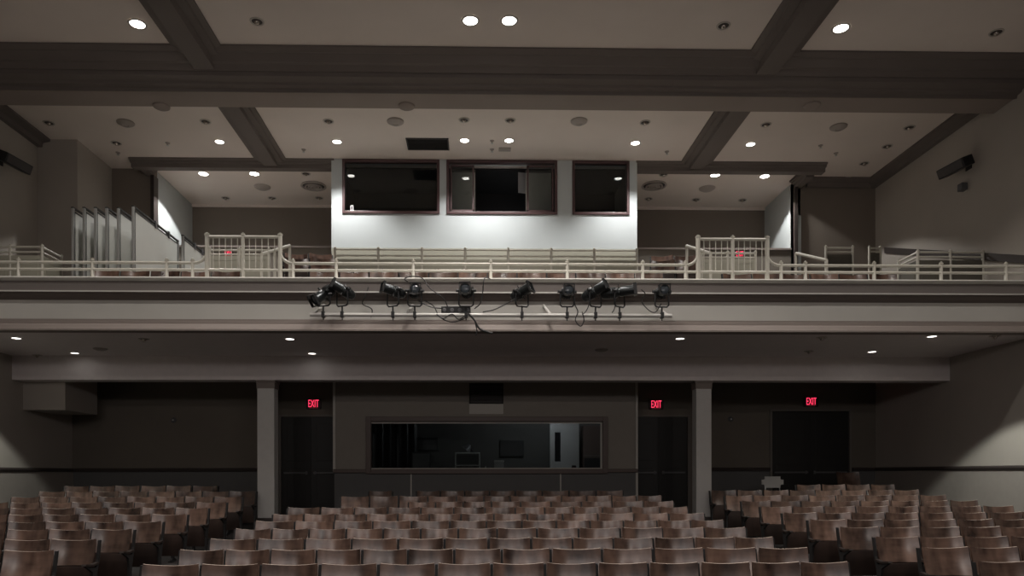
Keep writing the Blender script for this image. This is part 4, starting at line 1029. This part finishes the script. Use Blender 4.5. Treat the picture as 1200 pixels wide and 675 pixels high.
# distribution box + cables
p = P(534.5, 362.5, yb); t = thing('cable_box', 'black socket box mounted above the balcony lighting bar', 'socket box', (p.x, yb + .09, p.z))
w = WX(552, yb) - WX(517.5, yb)
MB().box(-w/2, w/2, -.05, .05, -.055, .055, .006).build('casing', M['black'], t)
for k in range(4):
    x = -w / 2 + .05 + k * (w - .1) / 3; o = MB().lathe([(0, 0), (.032, 0), (.034, .02), (.024, .03), (0, .03)], 12, Matrix.Translation((x, -.05, -.01)) @ Matrix.Rotation(PI / 2, 4, 'X')).build('socket', M['plasticg'], t, True)
for s in (-1, 1): MB().tube([(s * w * .35, -.02, -.05), (s * w * .35, -.09, -.1)], .015).build('bracket', M['black'], t)
cab = [
 ('black cable looping from the third lantern to the cable box', [(478, 330, 0), (474, 326, .05), (481, 322, .1), (495, 326, .0), (504, 338, -.02), (520, 350, 0), (525, 360, .03)]),
 ('black cable drooping under the bar left of centre', [(497, 352, 0), (508, 358, .02), (516, 372, -.03), (530, 378, -.04), (545, 373, -.02), (551, 363, .05)]),
 ('thick black cable hanging below the bar right of the cable box', [(549, 368, -.04), (556, 376, -.06), (562, 386, -.06), (572, 390, -.06), (577, 391.5, -.06)]),
 ('thin cable dropping over the ledge right of the centre lantern', [(575, 322, .25), (568, 327, -.03), (566, 343, -.03), (563, 356, -.02), (556, 362, 0)]),
 ('cable running from the box up to the solitary lantern', [(566, 366, -.02), (580, 363, -.02), (598, 354, -.02), (608, 348, -.02)]),
 ('short cable end with plug hanging below the bar', [(557, 378, -.05), (559, 388, -.05), (558, 394, -.05)]),
 ('cable hanging in a loop below the lantern facing the stage', [(673, 348, 0), (674, 358, -.02), (677, 366, -.04), (674, 376, -.05), (680, 383, -.05), (684, 376, -.05), (682, 366, -.04)]),
 ('cable sagging between the level lantern and the rightmost one', [(751, 340, -.04), (756, 345, -.02), (752, 353, .0), (760, 364, -.03), (768, 366, -.02), (775, 356, 0)]),
 ('cable falling from the lantern slanting up to the bar', [(692, 346, 0), (690, 358, -.02), (686, 366, -.03), (682, 369, -.03)]),
 ('cable between the level lantern and the bar', [(722, 350, 0), (720, 362, -.02), (717, 367, -.03)]),
 ('thin wire dropping down the balcony face near the second lantern', [(428, 330, .37), (425, 342, .3), (421, 350, .37), (432, 356, .38), (431, 366, .38)]),
 ('cable crossing between the fourth lantern and the cable box', [(490, 352, 0), (505, 360, -.02), (519, 361, .03)]),
 ('cable coiled along the bar under the cable box', [(512, 369, -.05), (520, 374, -.05), (530, 369, -.05), (538, 375, -.05), (548, 369, -.05)]),
]
for k, (lb, pts) in enumerate(cab):
    P3 = []
    base_pts = [P(a, c, yb) + Vector((0, d, 0)) for a, c, d in pts]
    for i in range(len(base_pts) - 1):      # Catmull-Rom
        p0 = base_pts[max(i - 1, 0)]; p1 = base_pts[i]; p2 = base_pts[i + 1]; p3 = base_pts[min(i + 2, len(base_pts) - 1)]
        for s in range(6):
            u = s / 6; P3.append(.5 * ((2 * p1) + (p2 - p0) * u + (2 * p0 - 5 * p1 + 4 * p2 - p3) * u * u + (3 * p1 - p0 - 3 * p2 + p3) * u ** 3))
    P3.append(base_pts[-1])
    o = MB().tube(P3, .016 if 'thick' in lb else .009, 6).build('cable', M['cable'], None, True)
    rootmesh(o, P3[0]); tag(o, lb, 'cable', 'cables on the lighting bar')

# ------------------------------------------------------------------ camera
cam = bpy.data.cameras.new('camera'); cam.sensor_width = 36; cam.sensor_fit = 'HORIZONTAL'
cam.lens = F / 1200 * 36; cam.clip_end = 200
cam.shift_x = 25 / 1200; cam.shift_y = 217.5 / 1200
co = bpy.data.objects.new('camera', cam); C.objects.link(co); co.location = (0, 0, EYE)
co.rotation_mode = 'XYZ'
Rm = Matrix.Rotation(-math.atan(YAW), 4, 'Z') @ Matrix.Rotation(PI / 2, 4, 'X') @ Matrix.Rotation(-.0014, 4, 'Z')
co.rotation_euler = Rm.to_euler()
bpy.context.scene.camera = co

# ------------------------------------------------------------------ added fill lamps, dark blocking wall and faint world ambient
l = bpy.data.lights.new('booth_fill', 'POINT'); l.energy = 3; l.shadow_soft_size = .1; l.color = (.9, .95, 1)  # unseen lamp, added to brighten the blinds and console
o = bpy.data.objects.new('booth_fill', l); C.objects.link(o); o.location = (1.0, 17.6, CEIL - 1.3)
l = bpy.data.lights.new('hall_fill', 'AREA'); l.energy = 120; l.shape = 'RECTANGLE'; l.size = 12; l.size_y = .7; l.color = (1, .9, .87)  # unseen fill lamp behind the camera, added in place of ambient light
o = bpy.data.objects.new('hall_fill', l); C.objects.link(o); o.location = (.2, -2.5, 5.0); o.rotation_euler = (math.radians(84), 0, 0)
b = MB(); b.box(XL - .3, XR + .3, -3.3, -3.05, -1, CEIL); struct(b.build('wall_stage_blocker', M['dark']))  # unseen wall, added to keep reflections in the booth glass dark
for sx in (-5.5, .4, 6.0):
    l = bpy.data.lights.new('gloss_spot', 'SPOT'); l.energy = 110; l.color = (1, .9, .82); l.spot_size = math.radians(70); l.spot_blend = .7; l.shadow_soft_size = .12  # unseen spots, added for gloss streaks on the seat backs
    o = bpy.data.objects.new('gloss_spot', l); C.objects.link(o); o.location = (sx, -2.6, 6.2)
    o.rotation_euler = (Vector((sx * .7, 11, .6)) - o.location).to_track_quat('-Z', 'Y').to_euler()
w = bpy.data.worlds.new('world'); bpy.context.scene.world = w; w.use_nodes = True
w.node_tree.nodes['Background'].inputs[0].default_value = (.95, .85, .84, 1); w.node_tree.nodes['Background'].inputs[1].default_value = .02
sc = bpy.context.scene
sc.view_settings.view_transform = 'Standard'; sc.view_settings.look = 'None'; sc.view_settings.gamma = 1; sc.view_settings.exposure = 0.32
sc.view_settings.use_curve_mapping = False
print('SEATS', nseat[0])
